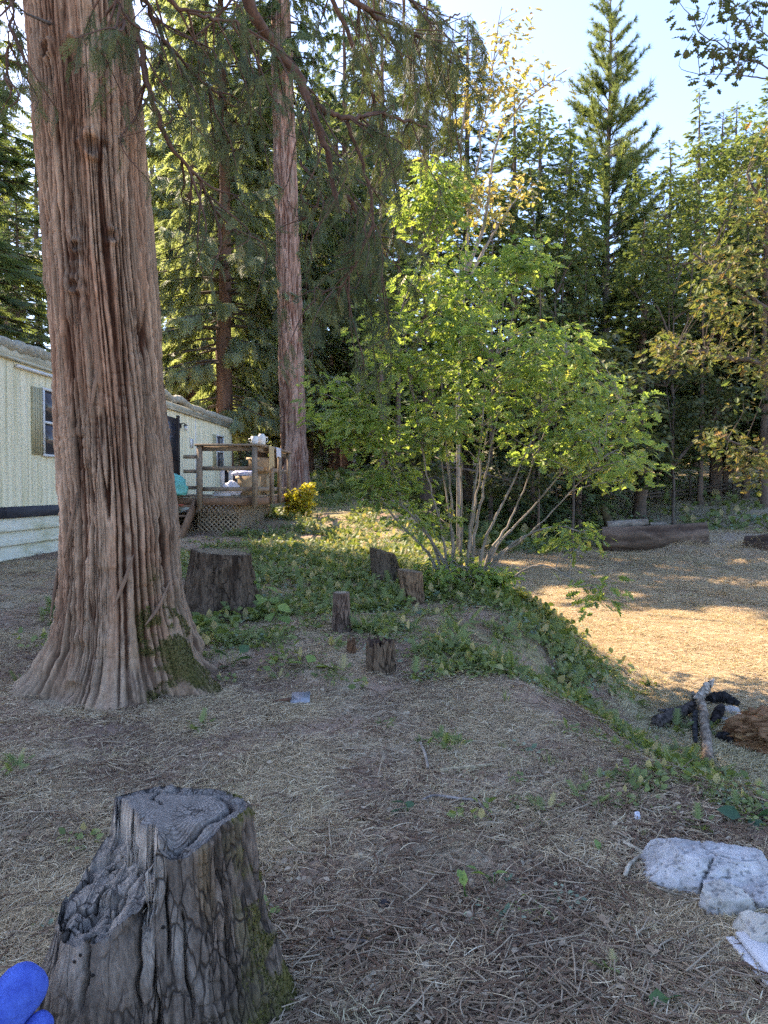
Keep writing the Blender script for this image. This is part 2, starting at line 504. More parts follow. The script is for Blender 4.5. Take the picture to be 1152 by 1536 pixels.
def bark(nth, zs, cx, cyy, r, seed, fr=10.0, depth=.035, zst=.11, groundz=None, warp=.5, col_hi=(.40, .265, .18), col_lo=(.095, .04, .024), lobes=None, knots=()):
    th = np.arange(nth) / nth * 2 * math.pi
    TH, ZZ = np.meshgrid(th, zs)
    R = np.repeat(r[:, None], nth, 1).astype(float)
    if lobes is not None: R = R + lobes(TH, ZZ)
    PX, PY = np.cos(TH) * r.mean(), np.sin(TH) * r.mean()
    P = np.stack([PX.ravel(), PY.ravel(), ZZ.ravel()], -1)
    w = np.stack([fbm(P * [2.2, 2.2, 1.1], 2, seed + 50) - .5, fbm(P * [2.2, 2.2, 1.1], 2, seed + 60) - .5, np.zeros(len(P))], -1) * warp * .35
    th_ = TH.ravel(); z_ = ZZ.ravel()
    NR = int(round(2 * math.pi * r.mean() * fr))
    def strips(N, amp, f1, f2, sd):
        wv = (fbm(P * [f1, f1, f1 * zst * 1.5], 2, sd) - .5) * amp + (fbm(P * [f2, f2, f2 * .14], 2, sd + 1) - .5) * amp * .22 + (vnoise(P * [f2 * 1.6, f2 * 1.6, .12], sd + 2) - .5) * 2.6
        c = th_ / (2 * math.pi) * N + wv
        i = np.floor(c); f = c - i
        d = np.minimum(f, 1 - f)
        return d, np.mod(i, N)
    d1, i1 = strips(NR, 3.6, 2.6, 9, seed)
    d2, i2 = strips(NR * 3, 6.0, 5, 16, seed + 3)
    d3, i3 = strips(NR * 7, 6.0, 8, 30, seed + 6)
    seg = vnoise(np.stack([i1 * 7.3, z_ * 1.7, i1 * 0], -1), seed + 9) * .6 + .4 * sstep(.42, .58, vnoise(np.stack([i1 * 5.3, z_ * 2.6 + i1 * .37, i1 * 0 + 4], -1), seed + 8))          # each strip its own height along the trunk
    wide = .05 + .26 * vnoise(P * [7, 7, 1.2], seed + 12)
    f1_ = np.exp(-(d1 / wide) ** 3) * (.45 + .55 * sstep(.3, .55, vnoise(P * [6, 6, .9], seed + 13)))
    f2_ = np.exp(-(d2 / .22) ** 2) * sstep(.35, .6, vnoise(P * [11, 11, 1.6], seed + 14))
    f3_ = np.exp(-(d3 / .28) ** 2)
    c = fbm(P * [fr * 4, fr * 4, fr * 1.0], 3, seed + 11)
    cross = np.exp(-((vnoise(P * [fr * .7, fr * .7, 13], seed + 15) - .5) / .05) ** 2) * sstep(.5, .65, vnoise(P * [4, 4, 3], seed + 16))
    h = (1 - f1_) * (.60 + .62 * (seg - .5)) - f2_ * .26 - f3_ * .10 + .26 * (c - .5) - cross * .14 + .12
    h = h.reshape(TH.shape)
    dsp = (h - .55) * depth * 1.7
    R = R + dsp
    kn = np.zeros_like(R)
    for kth, kz, kr in knots:
        dth = (TH - kth + math.pi) % (2 * math.pi) - math.pi
        d = np.hypot(dth * .42, (ZZ - kz) * .85) / kr * (.7 + .6 * vnoise(P * 26, seed + 71).reshape(TH.shape))
        R += .045 * np.exp(-((d - 1) / .4) ** 2) * (kr / .07) - .03 * np.exp(-(d / .55) ** 2)
        kn = np.maximum(kn, np.exp(-(d / .8) ** 4))
    xs = np.interp(zs, *cx) if isinstance(cx, tuple) else np.full(len(zs), cx)
    V = np.stack([xs[:, None] + np.cos(TH) * R, cyy + np.sin(TH) * R, ZZ], -1).reshape(-1, 3)
    f = sstep(.10, .62, h).ravel()
    tone = fbm(P * [3, 3, .8], 3, seed + 33)
    hi = np.asarray(col_hi)[None] * (.78 + .5 * tone)[:, None]
    lo = np.asarray(col_lo)[None] * (.8 + .4 * tone)[:, None]
    red = sstep(.5, .66, fbm(P * [14, 14, 1.1], 3, seed + 44))[:, None] * .45
    hi = hi * (1 - red) + np.array([.33, .155, .09])[None] * red
    CC = lo * (1 - f[:, None]) + hi * f[:, None]
    hs = lambda i_, k_: _h((i_ * 13 + k_).astype(np.int64), (np.floor(z_ * .9 + i_ * .37)).astype(np.int64), i_.astype(np.int64) * 0, seed + k_)
    CC = CC * (.74 + .34 * hs(i1, 3) + .30 * hs(i2, 5))[:, None] * (1 - .42 * f2_ - .25 * f3_)[:, None] * (.80 + .4 * fbm(P * [fr * 5, fr * 5, fr * .7], 3, seed + 21))[:, None]
    grey = sstep(.55, .7, fbm(P * [4, 4, 1.5], 3, seed + 22))[:, None] * .45 * f[:, None]
    CC = CC * (1 - grey) + np.array([.30, .225, .17])[None] * grey
    k = kn.ravel()[:, None] * .75
    CC = CC * (1 - k) + np.array([.10, .065, .05])[None] * k
    nz = len(zs)
    i = np.arange(nz - 1)[:, None] * nth; j = np.arange(nth)[None]
    qd = np.stack([i + j, i + (j + 1) % nth, i + nth + (j + 1) % nth, i + nth + j], -1).reshape(-1, 4)
    return V, qd, CC, TH.ravel(), ZZ.ravel(), P

def cedar_lobes(TH, ZZ):
    zp = np.maximum(ZZ - BZ, -.15)
    lob = np.zeros_like(TH)
    for t0, amp, wd in ((-1.45, .46, .42), (3.45, .28, .34), (-2.55, .34, .30), (-.38, .60, .38), (.5, .4, .4), (1.3, .5, .4), (2.3, .5, .4)):
        d = (TH - t0 + math.pi) % (2 * math.pi) - math.pi
        lob += amp * np.exp(-(d / wd) ** 2)
    wob = .85 + .3 * (fbm(np.stack([np.cos(TH).ravel() * 2, np.sin(TH).ravel() * 2, ZZ.ravel() * 2], -1), 2, 77).reshape(TH.shape) - .5)
    lump_ = (fbm(np.stack([np.cos(TH).ravel() * 2.6, np.sin(TH).ravel() * 2.6, ZZ.ravel() * 5], -1), 3, 78).reshape(TH.shape) - .5) * .26 * np.exp(-zp / .35)
    return lump_ + (.46 * np.exp(-zp / .25) * (.18 + lob) + .13 * np.exp(-zp / .85) * (.45 + .6 * lob)) * wob

def kpos(px, py):
    p = at(px, py, BY - .4)
    x0 = np.interp(p[2], CZ, CXs)
    s = np.clip((p[0] - x0) / .42, -.97, .97)
    return (-math.pi / 2 + math.asin(s), p[2], )
knots = [(*kpos(135, 213), .07), (*kpos(165, 348), .045), (*kpos(62, 68), .055), (*kpos(110, 366), .035), (*kpos(106, 425), .045), (*kpos(105, 60), .035)]
zs = np.concatenate([np.linspace(-.12, 6.1, 620), np.linspace(6.3, 26, 40)])
V, Q_, CC, TH_, ZZ_, PP = bark(400, zs, (CZ, CXs), BY, np.interp(zs, CZ, CR), 5, lobes=cedar_lobes, knots=knots, fr=22, depth=.040, zst=.10)
# moss on the root at the shaded side, pale dusty roots
zp = ZZ_ - BZ
dth = (TH_ + .62 + math.pi) % (2 * math.pi) - math.pi
moss = np.exp(-(dth / .40) ** 4) * sstep(.85, .35, zp + (fbm(PP * 5, 3, 91) - .5) * .7) * sstep(.36, .62, fbm(PP * [12, 12, 9], 5, 92) + .06)
CC = lerp(CC, (.095, .095, .025), moss * .8)
dust = sstep(.45, .0, zp) * (1 - moss) * .45
CC = lerp(CC, (.34, .24, .165), dust * .8)
cedar = thing('cedar_tree', 'massive cedar with furrowed reddish bark and flared mossy base, in front of the trailer', 'tree', (BX, BY, BZ))
MB().add(V, Q_, col=CC).build('trunk', M_bark, cedar, True, (BX, BY, BZ))
# moss tufts
M_moss = leafmat('moss_green', [(0, (.035, .04, .012)), (.5, (.08, .08, .022)), (1, (.14, .12, .035))], .2, 1.2, .9)
sel = np.where(moss > .35)[0]
sel = RNG.choice(sel, min(len(sel), 7000), replace=False)
tuft = [(-.5, -.2, 0), (.5, -.2, 0), (0, .1, 1), (-.2, .5, 0), (.3, .5, .05), (.1, -.2, .9)]
mb = MB(); n = len(sel)
mb.copies(tuft, [(0, 1, 2), (3, 4, 5)], rots(RNG.uniform(0, 6.28, n), RNG.normal(0, .5, n), RNG.normal(0, .5, n)), RNG.uniform(.008, .02, n), V[sel], RNG.uniform(0, 1, n))
tag(mb.build('moss', M_moss, cedar, False, (BX, BY, BZ)), kind='stuff')
# bark strips peeling off the lower trunk
M_strip = mottled('bark_strip', (.12, .065, .042), (.28, .18, .12), 9, .95, (1, 1, .3), .01)
for px, pts in enumerate([[(-.30, .95, .0), (-.22, 1.2, .02), (-.16, 1.42, 0)], [(.10, .62, .03), (.17, .80, .05), (.22, .98, .02)], [(-.02, 1.95, 0), (.03, 2.15, .02), (.07, 2.33, 0)], [(.30, .48, .04), (.37, .60, .05), (.42, .78, .02)], [(-.44, .5, .08), (-.42, .72, .05), (-.41, .9, 0)]]):
    pp = []
    for x, z, off in pts:
        xx = np.interp(z + BZ, CZ, CXs) + x
        rr = np.interp(z + BZ, CZ, CR) + .13 * math.exp(-z / .85) * .8 + .58 * math.exp(-z / .25) * .5
        pp.append((xx, BY - math.sqrt(max(rr * rr - x * x, .01)) - .012 - off * .4, z + BZ))
    MB().tube(smooth_path(pp, 14), np.interp(np.linspace(0, 1, 14), [0, .3, .8, 1], [.004, .013, .011, .003]), 7, rough=.05, seed=px).build('bark_strip', M_strip, cedar, True, (BX, BY, BZ))

# ================================================================== STUMPS
def cracked(name, scale, stretch, bump, dark=(.05, .04, .034), vs=26.0):
    m = NT(name); v = m.coords(stretch)
    at_ = m.n('Attribute', attribute_name='Col')
    b = m.noise(v, scale, 7, .72)
    wv = m.n('VectorMath', operation='ADD'); nz = m.n('TexNoise'); nz.inputs['Scale'].default_value = 16; m.l(v, nz.inputs['Vector'])
    sc3 = m.n('VectorMath', operation='SCALE'); sc3.inputs['Scale'].default_value = .07; m.l(nz.outputs['Color'], sc3.inputs[0])
    m.l(v, wv.inputs[0]); m.l(sc3.outputs[0], wv.inputs[1])
    vo = m.n('TexVoronoi', feature='DISTANCE_TO_EDGE'); vo.inputs['Scale'].default_value = vs; m.l(wv.outputs[0], vo.inputs['Vector'])
    ed = m.ramp(vo.outputs['Distance'], [(.0, (0, 0, 0)), (.07, (1, 1, 1))])
    msk = m.ramp(m.noise(v, 7, 3), [(.42, (0, 0, 0)), (.58, (1, 1, 1))])
    edge = m.mix(msk, (1, 1, 1), ed)
    col = m.mix(.85, at_.outputs['Color'], m.ramp(b, [(.28, (.34, .33, .32)), (.5, (.85, .85, .85)), (.72, (1.35, 1.33, 1.3))]), 'MULTIPLY')
    col = m.mix(edge, dark, col)
    h = m.math('ADD', b, m.math('MULTIPLY', edge, .8))
    return m.done(col, .93, m.bump(h, bump, .9), .1)
M_stump = cracked('weathered_stump', 80, (1, 1, .28), .016)
SX, SY = -.68, 2.33
SZ = gz(SX, SY) - .04
def build_big_stump():
    nth = 420
    th = np.arange(nth) / nth * 2 * math.pi
    HB = .645                                               # saw-cut height above SZ
    def bell(t, t0, w): return np.exp(-(((t - t0 + math.pi) % (2 * math.pi) - math.pi) / w) ** 2)
    def rim(t):                                             # radius of the top outline
        return .205 + .010 * np.cos(2 * t + .5) + .008 * np.sin(3 * t + 1) + .006 * np.cos(7 * t) + .115 * bell(t, -2.05, .62) + .03 * bell(t, .1, .7)
    r_top = rim(th)
    def top_h(x, y):
        """height of the stump's top at local x, y: a saw-cut block behind, a lower split shelf in front"""
        P = xy0(x * 30, y * 30)
        n_e = (fbm(xy0(x * 26, y * 26), 3, 12) - .5)
        e = y - (.055 - 1.30 * (x + .135))                     # > 0 behind the split face
        e = e * .61 + n_e * .045 + .010 * (np.floor(vnoise(xy0(x * 38, x * 0), 13) * 3) - 1) * (x < .03)
        e = np.where(x > .045, np.maximum(e, (x - .045) * 6), e)
        blk = sstep(-.006, .008, e)
        dist = np.clip(-e, 0, 1)
        shelf = HB - .125 - .50 * dist + (fbm(P * [1.4, .5, 1], 4, 14) - .5) * .03 - .03 * sstep(.56, .62, fbm(xy0(x * 16, y * 16), 3, 16))
        h = HB + (vnoise(P, 15) - .5) * .003 + x * .03
        front = sstep(.03, .08, x) * sstep(-.08, -.14, y)       # worn front lip, right of the split
        h = h - front * .045 * (.5 + vnoise(P * .5, 19))
        z = shelf * (1 - blk) + h * blk
        return z, blk
    nw, nt = 190, 130
    rows, cols = [], []
    zt, blk = top_h(np.cos(th) * r_top, np.sin(th) * r_top)
    for k in range(nw):
        f = k / (nw - 1)
        z = zt * f
        hh = z / HB
        fl = .125 * np.maximum(1 - hh, 0) ** 1.35 + .07 * np.exp(-z / .07)
        lob = 1 + .35 * (fbm(np.stack([np.cos(th) * 1.6, np.sin(th) * 1.6, np.zeros(nth)], -1), 2, 61) - .5)
        lob = lob + .5 * np.exp(-(((th - 3.75 + math.pi) % (2 * math.pi) - math.pi) / .5) ** 2) * (1 - hh)
        R = r_top + fl * lob
        P = np.stack([np.cos(th) * .27, np.sin(th) * .27, z], -1)
        barkside = sstep(-1.05, -.75, th - 2 * math.pi * (th > math.pi)) * sstep(2.7, 2.2, th - 2 * math.pi * (th > math.pi))
        low = sstep(.34, .18, z + (fbm(P * [6, 6, 3], 3, 64) - .5) * .25)
        bk = np.maximum(barkside, low)
        wv = (fbm(P * [9, 9, 2.5], 2, 66) - .5) * 3.2 + (fbm(P * [30, 30, 9], 2, 65) - .5) * .9 + (vnoise(P * [40, 40, .5], 63) - .5) * 2
        cc_ = th / (2 * math.pi) * 58 + wv; fr_ = cc_ - np.floor(cc_); d_ = np.minimum(fr_, 1 - fr_)
        blk_ = np.exp(-((vnoise(P * [20, 20, 22], 67) - .5) / .06) ** 2)
        rg = 1 - np.clip(np.exp(-(d_ / .2) ** 2) * .9 + blk_ * .6, 0, 1)
        fine = fbm(P * [70, 70, 12], 3, 68)
        grain = ridged(P * [55, 55, 3.5], 2, 69)
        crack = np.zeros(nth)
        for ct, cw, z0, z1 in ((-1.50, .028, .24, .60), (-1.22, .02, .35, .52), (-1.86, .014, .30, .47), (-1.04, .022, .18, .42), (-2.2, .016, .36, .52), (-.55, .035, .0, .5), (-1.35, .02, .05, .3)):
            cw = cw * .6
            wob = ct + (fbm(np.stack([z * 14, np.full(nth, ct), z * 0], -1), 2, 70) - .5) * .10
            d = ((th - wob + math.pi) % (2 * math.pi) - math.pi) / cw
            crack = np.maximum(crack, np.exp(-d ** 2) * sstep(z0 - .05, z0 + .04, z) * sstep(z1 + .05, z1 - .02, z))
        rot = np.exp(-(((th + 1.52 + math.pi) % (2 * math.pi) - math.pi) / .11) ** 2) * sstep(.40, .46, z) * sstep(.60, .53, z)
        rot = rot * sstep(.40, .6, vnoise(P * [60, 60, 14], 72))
        coarse = fbm(P * [13, 13, 9], 3, 62)
        dsp = bk * ((rg - .6) * .010 + (fine - .5) * .026 + (coarse - .5) * .016) + (1 - bk) * ((grain - .5) * .006 + (fine - .5) * .009) - crack * .05 - rot * .06
        dsp = dsp + bk * .012
        R = R + dsp * np.minimum(1, (1 - f) * 30 + .35)
        rows.append(np.stack([np.cos(th) * R, np.sin(th) * R, z], -1))
        tone = fbm(P * [9, 9, 5], 4, 73)
        wood = np.array([.205, .165, .135])[None] * (.40 + 1.1 * tone)[:, None]
        pale = sstep(.5, .7, fbm(P * [30, 30, 5], 3, 74))[:, None] * .5
        wood = wood * (1 - pale) + np.array([.43, .38, .33])[None] * pale
        brk = np.array([.165, .125, .098])[None] * (.55 + .9 * tone)[:, None]
        brk = brk * (.45 + .8 * rg[:, None])
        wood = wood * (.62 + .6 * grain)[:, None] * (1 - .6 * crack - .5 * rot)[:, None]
        c = wood * (1 - bk[:, None]) + brk * bk[:, None]
        ms = np.exp(-(((th - .15 + math.pi) % (2 * math.pi) - math.pi) / .5) ** 2) * sstep(.47, .6, fbm(P * [14, 14, 9], 3, 75) + .06)
        ms = np.maximum(ms, sstep(.2, .02, z) * np.exp(-(((th + .35 + math.pi) % (2 * math.pi) - math.pi) / .5) ** 2) * .9)
        c = c * (1 - ms[:, None] * .85) + np.array([.17, .15, .04])[None] * ms[:, None] * .85
        orange = np.exp(-(((th + .78 + math.pi) % (2 * math.pi) - math.pi) / .10) ** 2) * sstep(.35, .5, z)
        c = c * (1 - orange[:, None] * .6) + np.array([.24, .16, .08])[None] * orange[:, None] * .6
        cols.append(c)
    rim_R = np.linalg.norm(rows[-1][:, :2], axis=1)
    for k in range(1, nt):
        f = 1 - k / nt
        R = rim_R * f
        x, y = np.cos(th) * R, np.sin(th) * R
        z, bl = top_h(x, y)
        rr = f
        gap = np.exp(-((rr - .80 - .03 * np.sin(3 * th)) / .035) ** 2) * sstep(-1.55, -1.2, ((th + math.pi) % (2 * math.pi) - math.pi)) * sstep(1.9, 1.5, ((th + math.pi) % (2 * math.pi) - math.pi))
        gap = gap * sstep(.25, .5, vnoise(np.stack([th * 7, np.full(nth, .5), th * 0], -1), 81) + .18)
        rad = np.exp(-(((th - 2.0 - .1 * np.sin(14 * rr) + math.pi) % (2 * math.pi) - math.pi) / (.02 / max(rr, .1))) ** 2) * (rr > .25)
        for a0, r0 in ((-2.35, .35), (-1.9, .3), (-2.9, .45)):
            rad = np.maximum(rad, np.exp(-(((th - a0 - .08 * np.sin(20 * rr) + math.pi) % (2 * math.pi) - math.pi) / (.018 / max(rr, .1))) ** 2) * sstep(r0 - .02, r0 + .04, rr))
        lip = sstep(.80, .86, rr) * .018 * (fbm(np.stack([np.cos(th) * 8, np.sin(th) * 8, th * 0 + rr * 5], -1), 3, 83) - .6) * 2
        z = z - gap * .055 - rad * .045 * (rr < .97) + lip * bl
        rows.append(np.stack([x, y, z], -1))
        P = np.stack([x, y, z], -1)
        ring = .5 + .5 * np.sin((rr * 1.0 + (fbm(xy0(x * 9, y * 9), 2, 84) - .5) * .10) * 150)
        tone = fbm(P * 26, 4, 85)
        c = np.array([.32, .275, .24])[None] * (.55 + .6 * tone + .55 * (ring - .5))[:, None]
        sh = np.array([.33, .28, .235])[None] * (.55 + .8 * fbm(P * [18, 60, 30], 4, 86))[:, None]
        c = sh * (1 - bl[:, None]) + c * bl[:, None]
        step = (np.exp(-((z - (HB - .065)) / .05) ** 2) * ((rr < .97) & (bl > .02) & (bl < .98)))[:, None] * .9
        stepc = np.array([.55, .475, .395])[None] * (.45 + .85 * ridged(P * [75, 75, 6], 2, 87))[:, None]
        c = c * (1 - step) + stepc * step
        ck = np.clip(gap + rad, 0, 1)[:, None] * .7
        c = c * (1 - ck) + np.array([.07, .055, .045])[None] * ck  # shade of the deep gap and cracks put into the colour
        brd = sstep(.87, .91, rr)
        c = c * (1 - brd * .3) + np.array([.17, .15, .135])[None] * brd * .3
        cols.append(c)
    rows.append(np.array([[0, 0, top_h(np.zeros(1), np.zeros(1))[0][0]]])); cols.append(np.array([[.2, .19, .185]]))
    V = np.concatenate(rows); Cc = np.concatenate(cols)
    nr = nw + nt - 1
    i = np.arange(nr - 1)[:, None] * nth; j = np.arange(nth)[None]
    qd = np.stack([i + j, i + (j + 1) % nth, i + nth + (j + 1) % nth, i + nth + j], -1).reshape(-1, 4)
    jj = np.arange(nth); tr = np.stack([(nr - 1) * nth + jj, (nr - 1) * nth + (jj + 1) % nth, np.full(nth, nr * nth)], -1)
    st = thing('tree_stump', 'large grey weathered stump with split stepped top, beside the blue fabric roll', 'stump', (SX, SY, SZ))
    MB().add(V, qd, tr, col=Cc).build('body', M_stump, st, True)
    # beetle holes (dark plugs, shade painted in), a scab of orange rot, wood splinters
    M_hole = mottled('painted_beetle_hole', (.012, .01, .009), (.02, .016, .014), 30, .95)
    W = V[:nw * nth].reshape(nw, nth, 3)
    def onwall(t, z):
        k = int(round(((t % (2 * math.pi)) / (2 * math.pi)) * nth)) % nth
        r = int(np.argmin(np.abs(W[:, k, 2] - z)))
        return W[r, k]
    for t, z in ((-1.93, .40), (-1.98, .382), (-1.28, .425), (-1.22, .385), (-1.82, .352)):
        p = onwall(t, z); d = np.array([math.cos(t), math.sin(t), .15])
        MB().tube([p - d * .01, p + d * .0035], [.0042, .0046], 7, rough=.01).build('painted_beetle_hole', M_hole, st)
    M_scab = mottled('orange_rot', (.45, .22, .10), (.62, .40, .24), 40, .9)
    p = onwall(-2.22, .375)
    MB().tube([p + [0, .012, 0], p + [.0, -.006, 0]], [.016, .010], 9, rough=.012, seed=3).build('rot_patch', M_scab, st)
    M_spl = mottled('pale_splinter', (.22, .19, .16), (.40, .36, .31), 30, .9, (1, 1, .1))
    for k in range(46):
        x = RNG.uniform(-.13, .04); y = .055 - 1.30 * (x + .135) - RNG.uniform(.01, .05)
        z0 = HB - .15 + RNG.uniform(-.03, .01); ln = RNG.uniform(.02, .10)
        if k > 30:
            z0 = RNG.uniform(.40, .50); q = onwall(-1.45 + RNG.uniform(-.13, .13), z0 + .02); x, y = q[0], q[1] + .006; ln = RNG.uniform(.03, .08)
        w_ = RNG.uniform(.003, .009)
        MB().tube([(x, y, z0), (x + RNG.normal(0, .004), y + RNG.normal(0, .003), z0 + ln * .6), (x + RNG.normal(0, .008), y + RNG.normal(0, .005), z0 + ln)], [w_ * .6, w_ * .5, .0006], 4).build('splinter', M_spl, st)
    # moss tufts on the shaded side
    sel = np.where((Cc[:nw * nth, 1] > Cc[:nw * nth, 0] * .80) & (Cc[:nw * nth, 2] < Cc[:nw * nth, 0] * .45))[0]
    sel = RNG.choice(sel, min(len(sel), 2600), replace=False); n = len(sel)
    mb = MB().copies(tuft, [(0, 1, 2), (3, 4, 5)], rots(RNG.uniform(0, 6.28, n), RNG.normal(0, .5, n), RNG.normal(0, .5, n)), RNG.uniform(.005, .011, n), V[sel], RNG.uniform(.2, 1, n))
    tag(mb.build('moss', M_moss, st), kind='stuff')
    return st
build_big_stump()

M_bstump = cracked('brown_stump', 45, (1, 1, .25), .02, (.04, .028, .02), 17.0)
def small_stump(label, base, r0, r1, h, lean=(0, 0), seed=1, jag=0.0, slant=0.0, c_hi=(.21, .15, .11), c_lo=(.095, .06, .045), c_top=(.30, .23, .16), flare=0.0, nth=110, group=None, ell=1.0):
    nz = 46
    th = np.arange(nth) / nth * 2 * math.pi
    rows, cols = [], []
    H = h + slant * np.cos(th) + jag * (ridged(np.stack([np.cos(th) * 3, np.sin(th) * 3, th * 0], -1), 3, seed + 5) - .6) * 2
    for k in range(nz):
        f = k / (nz - 1); z = H * f - .06 * (1 - f)
        R = (r0 * (1 - f) + r1 * f) + flare * np.exp(-f * h / .10) * (.5 + fbm(np.stack([np.cos(th) * 1.8, np.sin(th) * 1.8, th * 0], -1), 2, seed + 2))
        P = np.stack([np.cos(th) * r0, np.sin(th) * r0, z], -1)
        q = 1.6 / max(r0, .05)
        a = sstep(.3, .9, ridged(P * [q * 2.2, q * 2.2, q * .45] + (fbm(P * 5, 2, seed) - .5)[:, None], 2, seed + 1))
        b = fbm(P * [q * 8, q * 8, q * 1.6], 3, seed + 3)
        R = R * (1 + (a - .6) * .16 + (b - .5) * .10)
        rows.append(np.stack([np.cos(th) * R * ell + lean[0] * f * h, np.sin(th) * R + lean[1] * f * h, z], -1))
        w = np.clip(a * .7 + b * .5 - .1, 0, 1)[:, None]
        cols.append((np.array(c_lo) * (1 - w) + np.array(c_hi) * w) * (.7 + .6 * fbm(P * [q, q, q * .5], 3, seed + 8))[:, None])
    top = rows[-1]
    cen = top.mean(0)
    for f in (.9, .75, .55, .35, .15):
        p = cen + (top - cen) * f
        p[:, 2] += (fbm(p * 25, 3, seed + 9) - .5) * (.012 + jag * .9)
        rows.append(p); cols.append(np.array(c_top)[None] * (.6 + .7 * fbm(p * 40, 3, seed + 10))[:, None])
    V = np.concatenate(rows + [cen[None]]); Cc = np.concatenate(cols + [np.array([c_top])])
    nr = len(rows)
    i = np.arange(nr - 1)[:, None] * nth; j = np.arange(nth)[None]
    qd = np.stack([i + j, i + (j + 1) % nth, i + nth + (j + 1) % nth, i + nth + j], -1).reshape(-1, 4)
    jj = np.arange(nth); tr = np.stack([(nr - 1) * nth + jj, (nr - 1) * nth + (jj + 1) % nth, np.full(nth, nr * nth)], -1)
    o = MB().add(V, qd, tr, col=Cc).build('tree_stump', M_bstump, smooth=True)
    o.location = (base[0], base[1], gz(base[0], base[1]) - .02)
    return tag(o, label, 'stump', group)

b = G(325, 925); small_stump('wide dark stump tucked behind the mossy root of the big cedar', (b[0] + .0, b[1] + .25), .39, .31, .66, seed=3, slant=-.03, flare=.30, c_hi=(.165, .115, .08), c_lo=(.045, .028, .02), c_top=(.28, .21, .14), nth=190)
b = G(512, 948); small_stump('slim cut post-like stump with a pale flat top, among green weeds', b, .088, .075, .40, seed=11, c_top=(.42, .34, .25), c_hi=(.24, .165, .125), c_lo=(.10, .06, .045))
b = G(571, 1012); small_stump('short broken stump with a jagged splintered top', (b[0], b[1] + .08), .115, .11, .24, seed=17, jag=.085, c_hi=(.22, .15, .10), c_lo=(.075, .045, .03), c_top=(.12, .07, .05))
b = G(620, 905); small_stump('square-topped brown stump leaning on the slope beside the leafy oak sapling', b, .145, .145, .40, lean=(-.10, .05), seed=23, slant=-.02, c_hi=(.30, .19, .115), c_lo=(.10, .06, .04), c_top=(.34, .25, .18), ell=.95)
b = G(583, 868); small_stump('dark slanted stump behind the square-topped one', b, .21, .17, .40, lean=(-.22, .05), seed=29, slant=-.05, c_hi=(.19, .135, .095), c_lo=(.07, .048, .036), c_top=(.2, .15, .11))
b = G(527, 980); small_stump('small reddish wedge of rotten stump beside the slim cut stump', b, .05, .03, .13, seed=31, jag=.05, c_hi=(.26, .13, .07), c_lo=(.12, .06, .035), c_top=(.24, .13, .08), nth=60)

# ================================================================== TRAILER
TR = thing('mobile_home', 'long cream mobile home with ribbed siding and a dark base band, behind the big cedar', 'mobile home', (-5.91, 7.0, 0.0), -.05)
sm = NT('cream_siding'); sv = sm.coords((1, 1, 1))
sa = sm.noise(sm.coords((5.0, 5.0, .22)), 2.2, 6, .65); sb = sm.noise(sm.coords((9, 9, .5)), 3.0, 5, .7); sc_ = sm.noise(sv, 1.2, 3)
scol = sm.ramp(sa, [(.30, (.44, .41, .23)), (.46, (.76, .70, .49)), (.72, (.86, .80, .61))])
scol = sm.mix(sm.math('MULTIPLY', sm.math('GREATER_THAN', sb, .63), .40), scol, (.34, .33, .20))
scol = sm.mix(.35, scol, sm.ramp(sc_, [(.3, (.8, .8, .72)), (.7, (1, 1, 1))]), 'MULTIPLY')
M_siding = sm.done(scol, .6, None, .3)
M_skirt = mottled('cream_skirting', (.46, .44, .24), (.72, .70, .55), 1.6, .6, (.6, .6, 2.5), .002, c3=(.78, .77, .66))
M_band = mottled('dark_band', (.035, .036, .045), (.07, .07, .082), 3, .7, (1, .3, 2))
M_fascia = mottled('fascia_trim', (.34, .31, .22), (.60, .56, .42), 3, .7, (1, .4, 2), .003)
M_membrane = mottled('roof_coating', (.28, .25, .18), (.52, .48, .38), 14, .95, (1, 1, 1), .02)
M_darktrim = mottled('dark_frame', (.03, .022, .02), (.06, .045, .038), 5, .6)
M_whitepaint = mottled('white_paint', (.60, .60, .58), (.76, .76, .74), 5, .5, bump=.002)
M_shutter = mottled('tan_shutter', (.40, .35, .20), (.52, .47, .30), 4, .7, (3, 3, .4), .003)
gl = NT('window_glass'); M_glass = gl.done((.05, .045, .05), .08, None, .6)
# ribbed panel shared by all
npan, PW = 15, 18.2 / 15
ys, xs_ = [], []
for k in range(6):
    y0 = k * PW / 6
    for dy, dx in ((0.004, -.006), (.012, -.006), (.018, .003), (PW / 6 - .016, .003), (PW / 6 - .008, 0), (PW / 6 - .001, -.006)):
        ys.append(y0 + dy); xs_.append(dx)
pv = [(x, y, z) for z in (1.32, 3.58) for x, y in zip(xs_, ys)]
nn = len(ys)
panel = MB().add(pv, [(k, k + 1, nn + k + 1, nn + k) for k in range(nn - 1)]).mesh('siding_panel', M_siding)
for k in range(npan):
    link_mesh('siding_panel', panel, TR, (0, k * PW, 0))
MB().box((-3.75, 0, .6), (-.03, 18.2, 3.57)).build('wall', M_siding, TR)
for k in range(4):
    MB().box((-.02, 18.2 / 4 * k + .004, 1.15), (.022, 18.2 / 4 * (k + 1) - .004, 1.325)).build('base_band', M_band, TR)
for k in range(4):
    z0 = .30 + k * .215
    MB().add([(-.06, 0, z0), (-.06, 18.2, z0), (.018, 18.2, z0), (.018, 0, z0), (.018, 0, z0 + .03), (.018, 18.2, z0 + .03), (-.02, 0, z0 + .205), (-.02, 18.2, z0 + .205)],
             [(0, 1, 2, 3), (3, 2, 5, 4), (4, 5, 7, 6)]).build('skirting_board', M_skirt, TR)
MB().box((-.02, -.05, 3.575), (.055, 18.25, 3.735)).build('fascia', M_fascia, TR)
MB().box((-.01, -.05, 3.55), (.075, 18.25, 3.59)).build('drip_edge', M_fascia, TR)
